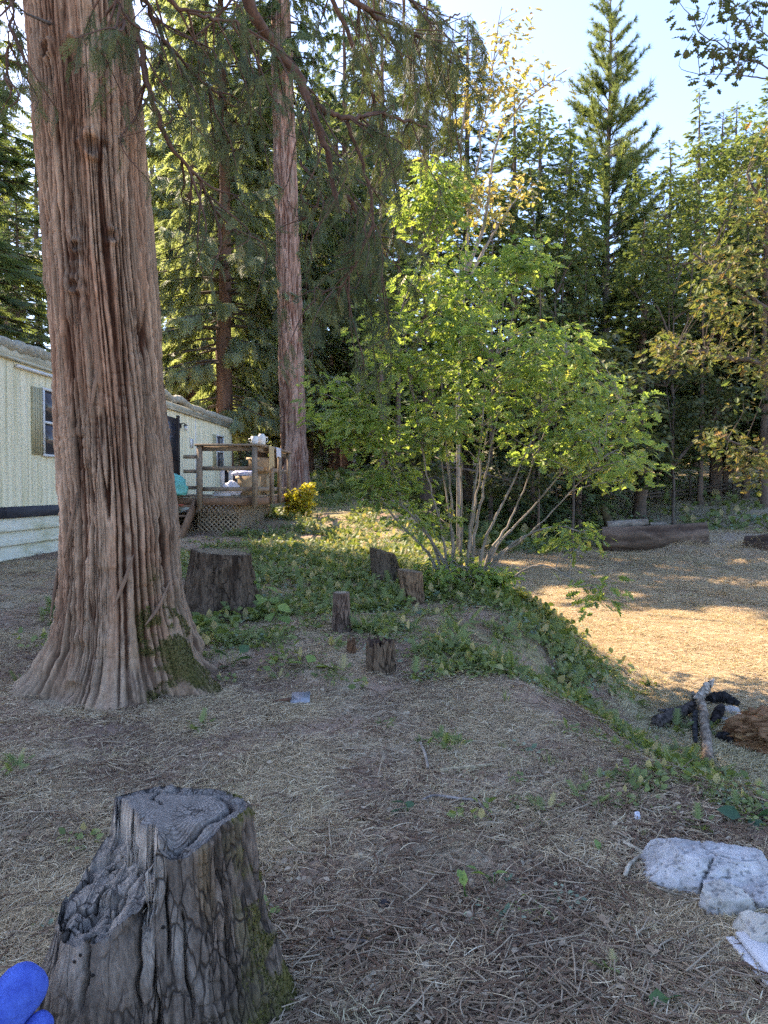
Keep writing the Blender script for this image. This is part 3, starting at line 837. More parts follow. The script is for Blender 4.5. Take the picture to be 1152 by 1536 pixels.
yy = np.linspace(-.05, 18.3, 260)
zz = 3.80 + .10 * np.exp(-((yy - 12.9) / .5) ** 2) + .16 * sstep(12.6, 11.2, yy) * sstep(8.5, 10.5, yy) + (fbm(xy0(yy * 2.2, 0 * yy), 3, 8) - .5) * .05
rim_ = np.stack([0 * yy + .0, yy, zz - .02], -1)
mb = MB().tube(rim_, .10 * (1 + .25 * (fbm(xy0(yy * 5, 0 * yy + 3), 3, 9) - .5)), 12, rough=.12, seed=4)
mb.build('roof_edge', M_membrane, TR, True)
rx = np.linspace(-3.8, 0, 12)
RX, RY = np.meshgrid(rx, np.linspace(-.05, 18.25, 40))
RZ = 3.80 + .22 * (1 - ((RX + 1.9) / 1.9) ** 2) + (fbm(xy0(RX.ravel() * 2, RY.ravel() * 2), 3, 2).reshape(RX.shape) - .5) * .03
ri = (np.arange(39)[:, None] * 12 + np.arange(11)[None]).ravel()
MB().add(np.stack([RX, RY, RZ], -1), np.stack([ri, ri + 1, ri + 13, ri + 12], -1)).build('roof', M_membrane, TR, True)
# flue pipe
MB().tube([(-.9, 13.9, 3.9), (-.9, 13.9, 4.35)], .06, 14).build('flue_pipe', M_whitepaint, TR, True)
def window(y0, y1, z0, z1, shutter=True):
    w = MB().box((.0, y0, z0), (.022, y1, z1)).build('window', M_darktrim, TR)
    for a, b in (((.02, y0 - .03, z1), (.05, y1 + .03, z1 + .04)), ((.02, y0 - .03, z0 - .04), (.055, y1 + .03, z0)), ((.02, y0 - .03, z0), (.05, y0 + .012, z1)), ((.02, y1 - .012, z0), (.05, y1 + .03, z1)), ((.022, y0 + .012, (z0 + z1) / 2 - .02), (.048, y1 - .012, (z0 + z1) / 2 + .02))):
        MB().box(a, b).build('frame', M_whitepaint, w)
    for a, b in ((z0, (z0 + z1) / 2 - .02), ((z0 + z1) / 2 + .02, z1)):
        MB().box((.022, y0 + .012, a), (.03, y1 - .012, b)).build('pane', M_glass, w)
    if shutter:
        s_ = MB().box((.006, y0 - .36, z0 - .02), (.03, y0 - .04, z1 + .02)).build('shutter', M_shutter, TR)
        for k in range(4): MB().box((.03, y0 - .35 + .078 * k, z0), (.036, y0 - .35 + .078 * k + .066, z1)).build('shutter_board', M_shutter, s_)
window(5.70, 6.75, 2.17, 3.22)
window(16.35, 17.1, 2.25, 3.2)
MB().box((.005, 4.85, 3.46), (.075, 8.3, 3.50)).build('window_awning_rail', M_whitepaint, TR)
dr = MB().box((.004, 11.75, 1.42), (.03, 12.62, 3.38)).build('door', M_darktrim, TR)
MB().box((.004, 12.62, 1.40), (.06, 12.72, 3.46)).build('frame', M_darktrim, dr)
MB().box((.004, 11.65, 1.40), (.06, 11.75, 3.46)).build('frame', M_darktrim, dr)
MB().box((.03, 11.85, 2.3), (.034, 12.5, 3.25)).build('pane', M_glass, dr)
MB().tube([(.06, 12.53, 2.32), (.09, 12.53, 2.32)], .025, 10).build('handle', M_darktrim, dr)
lm = MB().box((.004, 12.86, 3.17), (.03, 12.96, 3.29)).build('wall_lamp', M_darktrim, TR)
MB().tube([(.03, 12.91, 3.26), (.10, 12.91, 3.29), (.15, 12.91, 3.25)], .014, 8).build('arm', M_darktrim, lm)
MB().tube([(.15, 12.91, 3.255), (.15, 12.91, 3.22)], [.03, .062], 8).build('lamp_hood', M_darktrim, lm)
gl2 = NT('lamp_glass'); M_lglass = gl2.done((.55, .55, .52), .25, None, .5)
MB().tube([(.15, 12.91, 3.22), (.15, 12.91, 3.10)], [.055, .045], 8).build('glass', M_lglass, lm)
MB().box((.006, 13.75, 2.70), (.03, 13.98, 2.95)).build('cover_plate', M_whitepaint, TR)
MB().box((-.01, 14.25, 1.34), (.012, 14.30, 3.56)).build('corner_trim', M_whitepaint, TR)
MB().box((-.02, 18.18, 1.30), (.025, 18.24, 3.56)).build('corner_trim', M_fascia, TR)

# ================================================================== DECK
DK = thing('wooden_deck', 'weathered wooden deck with railing and lattice skirt at the trailer door', 'deck', (-5.435 + .03, 16.5, 0.0), -.05)
M_grey = mottled('grey_timber', (.18, .135, .10), (.34, .26, .19), 4, .9, (2, 2, 2), .006, bscale=26)
M_brown = mottled('brown_timber', (.18, .10, .06), (.29, .17, .11), 4, .85, (2, 2, 2), .005, bscale=24)
M_lattice = mottled('lattice_timber', (.32, .24, .17), (.46, .36, .26), 5, .9, (2, 2, 2), .004)
WD, LN, FZ = 2.70, 3.55, 1.45
for k in range(19):
    y0 = .02 + k * .186
    MB().box((.03, y0, FZ - .04), (WD, y0 + .178, FZ + RNG.uniform(-.003, .003))).build('deck_board', M_grey, DK)
MB().box((.03, -.03, FZ - .20), (WD + .03, .015, FZ - .045)).build('rim_board', M_brown, DK)
MB().box((WD - .005, .018, FZ - .20), (WD + .032, LN, FZ - .045)).build('rim_board', M_brown, DK)
def post(x, y, z0, z1, w=.09): return MB().box((x - w / 2, y - w / 2, z0), (x + w / 2, y + w / 2, z1)).build('post', M_grey, DK)
post(WD - .02, -.08, FZ - .24, 2.50, .10); post(1.50, -.08, FZ - .28, 2.50, .10); post(1.30, .55, FZ, 2.35)
for y in (1.25, 2.2, 3.48): post(WD + .08, y, FZ - .2, 2.50, .085)
for x, y in ((WD - .5, .45), (WD - .5, LN - .3), (.6, .45)): MB().box((x - .05, y - .05, .3), (x + .05, y + .05, FZ - .05)).build('support_post', M_brown, DK)
MB().box((1.42, -.17, 2.503), (WD + .10, .03, 2.545)).build('top_rail', M_grey, DK)
MB().box((WD - .06, .035, 2.503), (WD + .13, LN + .02, 2.545)).build('top_rail', M_grey, DK)
for z in (1.59, 2.03):
    MB().box((1.42, -.03, z - .045), (WD - .02, .004, z + .045)).build('side_rail', M_grey, DK)
    MB().box((WD + .0, .02, z - .045), (WD + .036, LN, z + .045)).build('side_rail', M_grey, DK)
MB().box((1.42, -.028, 2.40), (WD - .075, .004, 2.50)).build('side_rail', M_grey, DK)
MB().box((WD + .0, .02, 2.40), (WD + .034, LN, 2.50)).build('side_rail', M_grey, DK)
for z in (1.62, 1.98, 2.3): MB().box((.95, .54, z - .04), (1.25, .57, z + .04)).build('side_rail', M_grey, DK)
# lattice skirt: each slat a piece
def lattice(p0, ex, L, z0, z1, nrm):
    ex = np.array(ex, float); H = z1 - z0; st = .105; w = .034
    for sgn, off in ((1, 0.0), (-1, .008)):
        a = -H
        while a < L:
            u0, v0, u1, v1 = a, 0.0, a + H, H
            if u0 < 0: v0 -= u0; u0 = 0.0
            if u1 > L: v1 -= u1 - L; u1 = L
            if u1 - u0 > .03:
                va, vb = (v0, v1) if sgn > 0 else (H - v0, H - v1)
                P = np.array(p0) + ex * u0 + np.array([0, 0, z0 + va]) + np.array(nrm) * off
                Q = np.array(p0) + ex * u1 + np.array([0, 0, z0 + vb]) + np.array(nrm) * off
                MB().bar(P, Q, .007, w, up=np.cross(Q - P, nrm)).build('lattice_slat', M_lattice, DK)
            a += st
lattice((1.30, .40, 0), (1, 0, 0), WD - .45 - 1.30, .50, FZ - .21, (0, -1, 0))
lattice((WD - .45, .42, 0), (0, 1, 0), LN - .3, .55, FZ - .21, (1, 0, 0))
MB().box((1.28, .385, .47), (WD - .44, .41, .50)).build('lattice_frame', M_lattice, DK)
# steps
for k in range(4):
    MB().box((.45, -.30 - .26 * k, FZ - .20 * k - .24), (1.36, -.03 - .26 * k, FZ - .20 * k - .20)).build('tread', M_brown, DK)
for x in (.42, 1.38):
    MB().bar((x, .0, FZ - .16), (x, -1.15, .52), .04, .26).build('stringer', M_brown, DK)
def dk(x, y, z):
    c, s_ = math.cos(-.05), math.sin(-.05)
    return np.array([-5.405 + x * c - y * s_, 16.5 + x * s_ + y * c, z])
# --- things on the deck
def lump(name, label, cat, p, size, mat, seed, amp=.3, freq=4.0, nu=40, nv=26, flat=.35, rz=0.0, group=None):
    u = np.arange(nu) / nu * 2 * math.pi; v = np.linspace(-math.pi / 2, math.pi / 2, nv)
    U, Vv = np.meshgrid(u, v)
    d = np.stack([np.cos(U) * np.cos(Vv), np.sin(U) * np.cos(Vv), np.sin(Vv)], -1).reshape(-1, 3)
    r = 1 + amp * (ridged(d * freq * .5 + seed, 3, seed) - .6) + amp * .6 * (fbm(d * freq + seed, 3, seed + 4) - .5)
    q = d * r[:, None]
    q[:, 2] = np.where(q[:, 2] < -flat, -flat + (q[:, 2] + flat) * .1, q[:, 2])
    q = q * np.asarray(size); q[:, 2] -= q[:, 2].min()
    c, s_ = math.cos(rz), math.sin(rz)
    q = np.stack([q[:, 0] * c - q[:, 1] * s_, q[:, 0] * s_ + q[:, 1] * c, q[:, 2]], -1)
    i = np.arange(nv - 1)[:, None] * nu; j = np.arange(nu)[None]
    qd = np.stack([i + j, i + (j + 1) % nu, i + nu + (j + 1) % nu, i + nu + j], -1).reshape(-1, 4)
    o = MB().add(q, qd).build(name, mat, smooth=True); o.location = p
    return tag(o, label, cat, group)
M_teal = mottled('teal_plastic', (.05, .36, .32), (.10, .50, .44), 8, .35, bump=.004, spec=.4)
M_bagwhite = mottled('white_plastic', (.55, .57, .66), (.72, .73, .78), 9, .4, bump=.004)
M_blueish = mottled('pale_blue_cloth', (.42, .46, .68), (.62, .66, .80), 9, .8)
M_card = mottled('cardboard', (.34, .24, .14), (.46, .34, .21), 4, .9, bump=.002)
M_black = mottled('black_plastic', (.018, .018, .02), (.04, .04, .043), 6, .5)
M_tan = mottled('tan_cloth', (.42, .30, .16), (.55, .42, .25), 10, .95, bump=.004)
M_red = mottled('red_cloth', (.38, .06, .04), (.52, .11, .07), 8, .9)
lump('garbage_bag', 'teal plastic bag slumped at the top of the deck steps', 'bag', dk(.98, -.12, FZ), (.26, .17, .31), M_teal, 3, .35, 5)
MB().box((-.2, -.1, 0), (.2, .1, .02)).build('folded_mat', M_red, origin=None).location = dk(1.0, -.27, FZ - .20 + .0)
tag(bpy.data.objects['folded_mat'], 'folded red mat on a deck step under the teal bag', 'mat')
ch = thing('storage_cabinet', 'black-topped cabinet with pale upright panels behind the deck railing', 'cabinet', dk(1.66, .75, FZ), -.05)
MB().box((0, 0, .58), (.62, .42, .63)).build('top', M_black, ch)
MB().box((.04, .05, 0), (.58, .38, .58)).build('body', M_black, ch)
for k in range(3): MB().box((.05 + .19 * k, .02, .03), (.05 + .19 * k + .10, .048, .56)).build('panel', M_whitepaint, ch)
def carton(label, p, sx, sy, sz, rz, mat=M_card):
    t = thing('carton', label, 'box', p, rz)
    MB().box((-sx / 2, -sy / 2, 0), (sx / 2, sy / 2, sz)).build('body', mat, t)
    MB().bar((-sx / 2, -sy / 2 - .002, sz), (-sx / 2, -sy / 2 - .12, sz - .06), sx * .0 + .006, .10, (1, 0, 0)).build('flap', mat, t)
    MB().box((-sx / 2 - .004, -.03, sz - .002), (sx / 2 + .004, .03, sz + .003)).build('tape', M_tan, t)
carton('tan carton holding the pale blue bundle on the deck', dk(2.42, .55, FZ), .46, .40, .42, .1)
carton('large tan carton against the outer deck railing, lowest of its stack', dk(2.38, 1.6, FZ), .5, .55, .48, -.05)
carton('tan carton stacked on the large carton by the outer deck railing', dk(2.40, 1.62, FZ + .485), .44, .48, .38, .12)
lump('cloth_bundle', 'pale blue cloth bundle on top of a carton on the deck', 'cloth', dk(2.32, .52, FZ + .425), (.26, .18, .10), M_blueish, 8, .4, 6)
lump('plastic_bag', 'crumpled white plastic bag on the deck in front of the cartons', 'bag', dk(2.08, .30, FZ), (.20, .13, .21), M_bagwhite, 12, .45, 6)
mb = MB()
for k in range(5): mb.box((-.19 + .01 * k, -.13, .018 * k), (.19 - .008 * (k % 2), .13, .018 * k + .016))
tag(mb.build('paper_stack', M_bagwhite), 'low stack of white papers on the deck behind the railing', 'papers').location = dk(1.92, .18, FZ)
pt = thing('white_pot', 'white round pot standing on the deck top rail', 'pot', dk(WD - .02, -.06, 2.546))
MB().tube([(0, 0, 0), (0, 0, .02), (0, 0, .15), (0, 0, .16), (0, 0, .10)], [.055, .065, .085, .08, .06], 18).build('body', M_whitepaint, pt, True)
MB().tube([(-.08, 0, .12), (-.13, 0, .10), (-.12, 0, .05), (-.07, 0, .03)], .01, 8).build('handle', M_whitepaint, pt, True)
pt = thing('white_jug', 'taller white jug beside the pot on the deck top rail', 'jug', dk(WD + .06, .25, 2.546))
MB().tube([(0, 0, 0), (0, 0, .02), (0, 0, .17), (0, 0, .21), (0, 0, .23)], [.07, .085, .09, .06, .055], 18).build('body', M_whitepaint, pt, True)
MB().tube([(.085, 0, .16), (.13, 0, .15), (.13, 0, .07), (.085, 0, .05)], .011, 8).build('handle', M_whitepaint, pt, True)
def drape(name, label, cat, x, y0, y1, z, drop, mat, seed):
    ny, nz = 16, 24
    V = []
    for k in range(nz):
        s_ = k / (nz - 1)
        for j in range(ny):
            t = j / (ny - 1)
            w = .018 * math.sin(t * 13 + seed) * s_ + .012 * math.sin(t * 27 + 2 * seed) * s_
            L = drop * (1 + .12 * math.sin(t * 5 + seed))
            if s_ < .2: p = (x - .16 + s_ * 1.0, y0 + (y1 - y0) * t, z + .012)
            else: p = (x + .055 + w + .01, y0 + (y1 - y0) * t, z + .01 - (s_ - .2) / .8 * L)
            V.append(dk(*p))
    V = np.array(V); i = (np.arange(nz - 1)[:, None] * ny + np.arange(ny - 1)[None]).ravel()
    o = MB().add(V, np.stack([i, i + 1, i + ny + 1, i + ny], -1)).build(name, mat, smooth=True)
    md = o.modifiers.new('thick', 'SOLIDIFY'); md.thickness = .008
    return tag(o, label, cat)
drape('towel', 'tan towel hanging over the outer deck rail', 'towel', WD + .08, .55, 1.15, 2.545, .50, M_tan, 1)
drape('rag', 'short white rag hanging beside the tan towel on the deck rail', 'cloth', WD + .08, 1.45, 2.0, 2.545, .22, M_bagwhite, 2)
o = MB().tube(smooth_path([dk(.15, 1.1, 3.0), dk(.55, .7, 2.2), dk(.98, .25, FZ)], 14), .016, 8).build('broom_pole', M_black, smooth=True)
tag(o, 'thin black pole leaning from the deck against the trailer wall', 'pole')

# ================================================================== TREES: templates
def frond(nside, L0, w, fan=.8, sub=0, droop=.15):
    """flat needle spray along +x, unit length"""
    V, T = [], []
    def tri(p, d, ln, wd):
        d = np.asarray(d, float); d /= np.linalg.norm(d)
        s_ = np.array([-d[1], d[0], 0]); s_ /= np.linalg.norm(s_) + 1e-9
        k = len(V)
        V.extend([p - s_ * wd * .5, p + s_ * wd * .5 + np.array([0, 0, wd * .25]), p + d * ln])
        T.append((k, k + 1, k + 2))
    def axis_pt(t): return np.array([t, 0, -droop * t * t])
    tri(axis_pt(0), (1, 0, -droop), 1.0, w * .9)
    for k in range(nside):
        t = .06 + .86 * k / nside
        for sg in (-1, 1):
            a = sg * fan * (1 - .25 * t)
            ln = L0 * (1 - .62 * t) * (.9 + .2 * ((k * 7 + (sg > 0) * 3) % 5) / 5)
            d = np.array([math.cos(a), math.sin(a), -.18 - droop * t])
            p = axis_pt(t)
            tri(p, d, ln, w)
            for m in range(sub):
                tt = .3 + .5 * m / max(sub, 1)
                for s2 in (-1, 1):
                    a2 = a + s2 * .65
                    tri(p + d / np.linalg.norm(d) * ln * tt, (math.cos(a2), math.sin(a2), -.25), ln * .42 * (1.1 - tt), w * .8)
    return np.array(V), np.array(T)
def needle_tuft(n, w, spread, seed):
    r = np.random.default_rng(seed); V, T = [], []
    for k in range(n):
        a = r.uniform(0, 6.28); b = r.uniform(.05, spread)
        d = np.array([math.cos(b), math.sin(b) * math.cos(a), math.sin(b) * math.sin(a)])
        s_ = np.cross(d, r.normal(size=3)); s_ /= np.linalg.norm(s_)
        k3 = len(V); p = np.array([r.uniform(0, .35), 0, 0])
        V.extend([p - s_ * w / 2, p + s_ * w / 2, p + d * r.uniform(.6, 1)]); T.append((k3, k3 + 1, k3 + 2))
    return np.array(V), np.array(T)
FIR = frond(6, .55, .12, .85, 0, .12)
CEDAR_FAR = frond(5, .6, .13, .7, 1, .45)
CEDAR_NEAR = frond(5, .46, .030, .48, 3, .5)
PINE = needle_tuft(24, .062, 1.25, 3)
def leaf_lobed():
    """oak-like leaf along +x, unit length: five rounded-pointed lobes, creased at the midrib"""
    half = [(0, .03), (.12, .05), (.20, .20), (.30, .10), (.42, .36), (.54, .13), (.68, .33), (.78, .12), (.90, .16), (1.0, 0)]
    V = [(x, 0, .0 - .12 * x * x) for x, _ in half]
    T = []
    for sg in (1, -1):
        k0 = len(V)
        V += [(x, sg * y, .16 * y - .12 * x * x) for x, y in half[:-1]]
        for k in range(len(half) - 1):
            a, b = k, k + 1
            c = k0 + k; d = k0 + k + 1 if k + 1 < len(half) - 1 else b
            if d == b: T.append((a, b, c) if sg < 0 else (a, b, c))
            else: T += [(a, b, d), (a, d, c)]
    return np.array(V, float), np.array(T)
def leaf_simple(w=.34):
    V = [(0, 0, 0), (.35, w, .07), (.7, w * .72, .03), (1, 0, -.12), (.7, -w * .72, .03), (.35, -w, .07), (.5, 0, -.02)]
    T = [(0, 6, 1), (1, 6, 2), (2, 6, 3), (0, 5, 6), (5, 4, 6), (4, 3, 6)]
    return np.array(V), np.array(T)
LOBED = leaf_lobed(); SIMPLE = leaf_simple(); DIAMOND = (np.array([(0, 0, 0), (.45, .34, .06), (1, 0, -.1), (.45, -.34, .06)], float), np.array([(0, 2, 1), (0, 3, 2)]))

M_fir = leafmat('fir_needles', [(0, (.065, .10, .052)), (.5, (.13, .175, .085)), (1, (.22, .255, .12))], .48, 1.6, .6, .45)
M_fir2 = leafmat('blue_fir_needles', [(0, (.05, .085, .065)), (.5, (.09, .145, .105)), (1, (.15, .21, .14))], .28, 1.5, .6, .3)
M_cedar_sun = leafmat('pale_cedar_sprays', [(0, (.17, .205, .13)), (.5, (.28, .325, .215)), (1, (.40, .44, .30))], .5, 1.8, .6, .2)  # sunlight and haze on the far foliage put into this pale colour
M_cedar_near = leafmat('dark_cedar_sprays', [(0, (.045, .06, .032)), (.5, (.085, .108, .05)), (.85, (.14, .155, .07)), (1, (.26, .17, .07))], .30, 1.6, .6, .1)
M_pine = leafmat('pine_needles', [(0, (.075, .11, .055)), (.5, (.15, .195, .09)), (1, (.25, .28, .125))], .44, 1.6, .55, .2)
M_alder = leafmat('alder_leaves', [(0, (.06, .095, .045)), (.5, (.115, .16, .07)), (1, (.20, .235, .10))], .42, 1.6, .5, .0)
M_trunk = mottled('forest_bark', (.09, .065, .052), (.23, .165, .125), 3.2, .95, (3, 3, .5), .03, bscale=11)
M_trunk_red = mottled('reddish_bark', (.12, .06, .042), (.26, .155, .115), 3.2, .95, (3, 3, .35), .03, bscale=11)
M_twig = mottled('grey_twig', (.07, .055, .045), (.16, .125, .10), 8, .9)

def conifer(name, seed, H, base, Rmax, r_trunk, style='fir', step=.42, per=5, dens=.2, spray=.55, mat=None, bark_m=None, dead=True, prof=.85, sway=.15):
    r = np.random.default_rng(seed)
    zz = np.linspace(-.4, H, 26)
    cx = np.cumsum(r.normal(0, sway * .12, 26)); cyv = np.cumsum(r.normal(0, sway * .12, 26)); cx -= cx[1]; cyv -= cyv[1]
    rad = r_trunk * np.maximum(1 - zz / H, 0) ** .8 + .012 + r_trunk * .55 * np.exp(-np.maximum(zz, 0) / .35)
    tr = MB().tube(np.stack([cx, cyv, zz], -1), rad, 14, rough=.25, seed=seed).mesh('trunk', bark_m or M_trunk, True)
    limbs, crown = MB(), MB()
    YA, PI_, RO, SC, PT, TI = [], [], [], [], [], []
    z = base * .35 if dead else base
    while z < H - .15:
        f = (z - base) / (H - base)
        live = f > -.02
        nb = per if live else r.integers(1, 3)
        for k in range(nb):
            az = r.uniform(0, 6.283)
            zb = z + r.uniform(-.2, .2) * step
            if style == 'pine':
                L = Rmax * (max(1 - f, 0) ** prof) * r.uniform(.65, 1.1) + .25; up = .15 + .55 * max(f, 0); dr = -.12
            else:
                L = Rmax * (max(1 - max(f, 0), 0) ** prof) * r.uniform(.55, 1.12) + .22; up = -.10 + .45 * max(f, 0); dr = .30
            if f < .15 and live: L *= .55 + 3 * max(f, 0)
            if not live: L = r.uniform(.4, 1.6) * Rmax / 3; up = r.uniform(-.3, .15)
            n = 6; t = np.linspace(0, 1, n)
            c0 = np.array([np.interp(zb, zz, cx), np.interp(zb, zz, cyv), zb])
            d = np.array([math.cos(az), math.sin(az), 0])
            P = c0 + d * (t * L)[:, None] + np.array([0, 0, 1.0]) * ((math.tan(up) * t - dr * t * t) * L)[:, None]
            if style == 'cedar': P[:, 2] += .25 * L * np.maximum(t - .75, 0) * 2
            limbs.tube(P, np.linspace(.012 + .011 * L, .004, n), 4, cap=False)
            if not live: continue
            m = max(4, int(L / dens))
            tt = r.uniform(.18, 1.0, m) ** .8
            pp = np.stack([np.interp(tt, t, P[:, q]) for q in range(3)], -1)
            sd = r.choice([-1, 1], m)
            YA.append(az + sd * r.uniform(.15, 1.15, m) * (1.15 - .6 * tt)); PI_.append(r.normal(-.12 if style == 'fir' else (-.55 if style == 'cedar' else .35), .28, m))
            RO.append(r.normal(0, .45, m)); SC.append(spray * r.uniform(.6, 1.25, m) * (1.1 - .35 * tt) * min(1, .45 + L / Rmax)); PT.append(pp)
            TI.append(np.clip(r.normal(.42 + .12 * (tt - .5), .2, m), 0, 1))
        z += step * r.uniform(.75, 1.25) * (1 if live else 2.0)
    tv, tt_ = {'fir': FIR, 'cedar': CEDAR_FAR, 'pine': PINE}[style]
    crown.copies(tv, tt_, rots(np.concatenate(YA), np.concatenate(PI_), np.concatenate(RO)), np.concatenate(SC), np.concatenate(PT), np.concatenate(TI))
    return dict(name=name, H=H, trunk=tr, limbs=limbs.mesh('limbs', M_twig), crown=crown.mesh('crown', mat or M_fir))

def plant_tree(p, label, x, y, H, rz, wide=1.0, group=None, name=None, crown_mat=None, sink=.1):
    s_ = H / p['H']
    t = thing(name or p['name'], label, 'tree', (x, y, gz(x, y) - sink), rz, group)
    t.scale = (s_ * wide, s_ * wide, s_)
    for nm in ('trunk', 'limbs', 'crown'):
        o = link_mesh(nm, p[nm], t)
        if nm != 'trunk': o['kind'] = 'stuff'
        if nm == 'crown' and crown_mat is not None:
            o.material_slots[0].link = 'OBJECT'; o.material_slots[0].material = crown_mat
    return t
def spot(px, D): return (px - CX) / F_PX * D, D
def H_to(top, px, D):
    x, y = spot(px, D)
    return at(px, top, D)[2] - gz(x, y) + .1

A = conifer('fir_tree', 101, 26, 4.0, 3.7, .30, 'fir', .38, 5, .10, .56)
B = conifer('fir_tree', 102, 16, .8, 3.0, .16, 'fir', .32, 6, .115, .50, dead=False)
Cc_ = conifer('tall_conifer', 103, 32, 12, 3.4, .34, 'fir', .45, 5, .17, .62)
Dp = conifer('pine_tree', 104, 22, 3.5, 3.7, .22, 'pine', .40, 6, .095, .50, mat=M_pine, prof=.72)
E = conifer('cedar_tree', 105, 20, 2.2, 3.6, .27, 'cedar', .36, 6, .105, .60, mat=M_cedar_sun, bark_m=M_trunk_red, prof=.6)
E2 = conifer('cedar_tree', 106, 24, 7.5, 3.2, .30, 'cedar', .40, 5, .15, .52, mat=M_fir, bark_m=M_trunk_red, prof=.6)

# --- trees one can point to
def T(p, px, D, top, rz, label, wide=1.0, mat=None, name=None, group=None):
    x, y = spot(px, D)
    return plant_tree(p, label, x, y, H_to(top, px, D), rz, wide, group, name, mat)
T(Dp, 906, 38, -25, .4, 'tall pointed pine with a pale yellow-green top against the blue sky', .95)
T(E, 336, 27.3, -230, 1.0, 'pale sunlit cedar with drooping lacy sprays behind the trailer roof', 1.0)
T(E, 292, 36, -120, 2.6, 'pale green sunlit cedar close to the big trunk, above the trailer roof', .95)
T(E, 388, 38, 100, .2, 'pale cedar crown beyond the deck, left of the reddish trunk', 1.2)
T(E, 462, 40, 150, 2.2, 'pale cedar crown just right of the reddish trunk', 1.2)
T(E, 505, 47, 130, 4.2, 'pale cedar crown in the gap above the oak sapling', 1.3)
T(B, 30, 27, 262, .3, 'blue-green bushy fir above the trailer roof at the picture edge', 1.1, M_fir2, 'bushy_fir')
T(Cc_, 18, 46, 60, .9, 'slim bare-trunked conifer beyond the trailer, against bright sky')
T(Cc_, 3, 52, 40, 2.9, 'slim conifer at the picture edge behind the blue-green fir')
T(Cc_, 277, 43, -60, 1.7, 'tall dark-trunked conifer rising just behind the trailer roof')
T(Cc_, 327, 49, 30, 2.2, 'thin tall conifer second behind the trailer roof')
T(Cc_, 348, 55, 90, 3.0, 'thin tall conifer above the far end of the trailer')
T(Cc_, 391, 40, -40, 3.6, 'tall dark conifer behind the deck, thicker of the two there')
T(Cc_, 413, 45, 0, 4.4, 'tall dark conifer behind the deck, next to the reddish trunk')
T(B, 360, 30, 600, .5, 'small blue-green fir beyond the deck', .95, M_fir2, 'young_fir')
T(B, 372, 23.5, 655, .5, 'little bluish spruce poking up behind the deck railing', 1.0, M_fir2, 'young_spruce')
T(E2, 520, 43, -40, 5.1, 'tall grey-trunked conifer between the reddish trunk and the leafy oak')
T(E2, 575, 35, -30, 5.9, 'tall dark cedar above the leafy oak, left of the bright maple')
T(A, 640, 31, -40, 1.3, 'large dark fir rising behind the oak sapling', 1.1)
T(A, 770, 33, 120, 2.1, 'broad dark fir behind the yellow-leaved maple', 1.25)
T(A, 700, 37, 20, 3.1, 'dark fir standing between the two larger firs behind the maple', 1.1)
T(B, 868, 31, 430, 3.7, 'dark low fir under the tall pine', 1.35)
T(A, 960, 34, 330, 4.5, 'dark bushy fir behind the log, beside the pine', 1.9)
T(A, 1072, 37, 320, 5.2, 'dark bushy fir behind the far end of the log', 1.9)
T(A, 1170, 35, 280, 5.9, 'dark bushy fir at the right picture edge beyond the log', 1.8)
T(B, 800, 29, 500, 1.1, 'dark low fir behind the oak sapling, before the big dark firs', 1.25)
T(A, 1000, 42, 205, .7, 'pointed fir with a sunlit top, first to the right of the pine', 1.15, M_pine)
T(A, 1043, 47, 130, 1.9, 'slender sunlit fir second to the right of the pine', 1.0, M_pine)
T(A, 1098, 43, 150, 2.7, 'full sunlit fir third to the right of the pine', 1.2, M_pine)
T(A, 1150, 39, 105, 3.3, 'tall fir at the right picture edge with a sunlit top', 1.2)
T(A, 852, 41, 175, .9, 'blue-green fir close against the left flank of the pine', 1.45, M_fir2)
T(A, 808, 39, 150, 2.4, 'blue-green fir between the maple and the pine', 1.4, M_fir2)
T(A, 948, 43, 215, 3.8, 'blue-green fir close against the right flank of the pine', 1.5, M_fir2)
T(A, 1075, 50, 165, 5.0, 'blue-green fir filling the gap between the sunlit firs', 1.4, M_fir2)
T(Cc_, 1050, 35.5, 270, 4.0, 'slim dark trunk standing alone behind the log', .8)
T(Cc_, 985, 37, 330, 4.9, 'slim dark trunk behind the log, nearer the mossy leaning stub', .7)
T(Cc_, 1088, 37, 250, 5.5, 'dark trunk behind the pole fence near the picture edge', .8)
T(Cc_, 1118, 36, 220, 6.0, 'dark trunk at the end of the pole fence', .9)
T(Cc_, 1146, 34, 190, .2, 'thick dark trunk at the right picture edge beyond the log', 1.1)
T(Cc_, 573, 25, 150, .8, 'brown trunk half hidden by the oak leaves, beyond the terrace', .8)
T(Cc_, 598, 27, 200, 2.0, 'second brown trunk half hidden by the oak leaves', .7)
T(Cc_, 736, 30, 250, 2.5, 'thin trunk seen through the stems of the oak sapling', .6)
T(Cc_, 808, 26, 330, 3.3, 'thin trunk standing on the lower flat just right of the oak stems', .35)
T(Cc_, 875, 33, 300, 3.9, 'thin trunk in the shade behind the mossy leaning stub', .5)
for k, (px, D, top) in enumerate([(450, 56, 120), (480, 60, 60), (500, 62, 140), (545, 54, 40), (620, 48, 300), (690, 50, 330), (840, 46, 330), (820, 52, 300), (930, 50, 330), (985, 54, 300), (1030, 56, 260), (1130, 56, 220), (230, 56, 60), (258, 60, 120), (310, 62, 160), (370, 64, 140), (430, 66, 180), (1180, 48, 200), (-30, 56, 60), (60, 62, 160)]):
    T([Cc_, A, E2, A][k % 4], px, D, top, k * 1.37, 'tall conifer standing in the wooded backdrop', 1.15, [M_cedar_sun, M_pine, None, M_pine][(k * 7) % 4], None, 'conifers of the wooded backdrop')
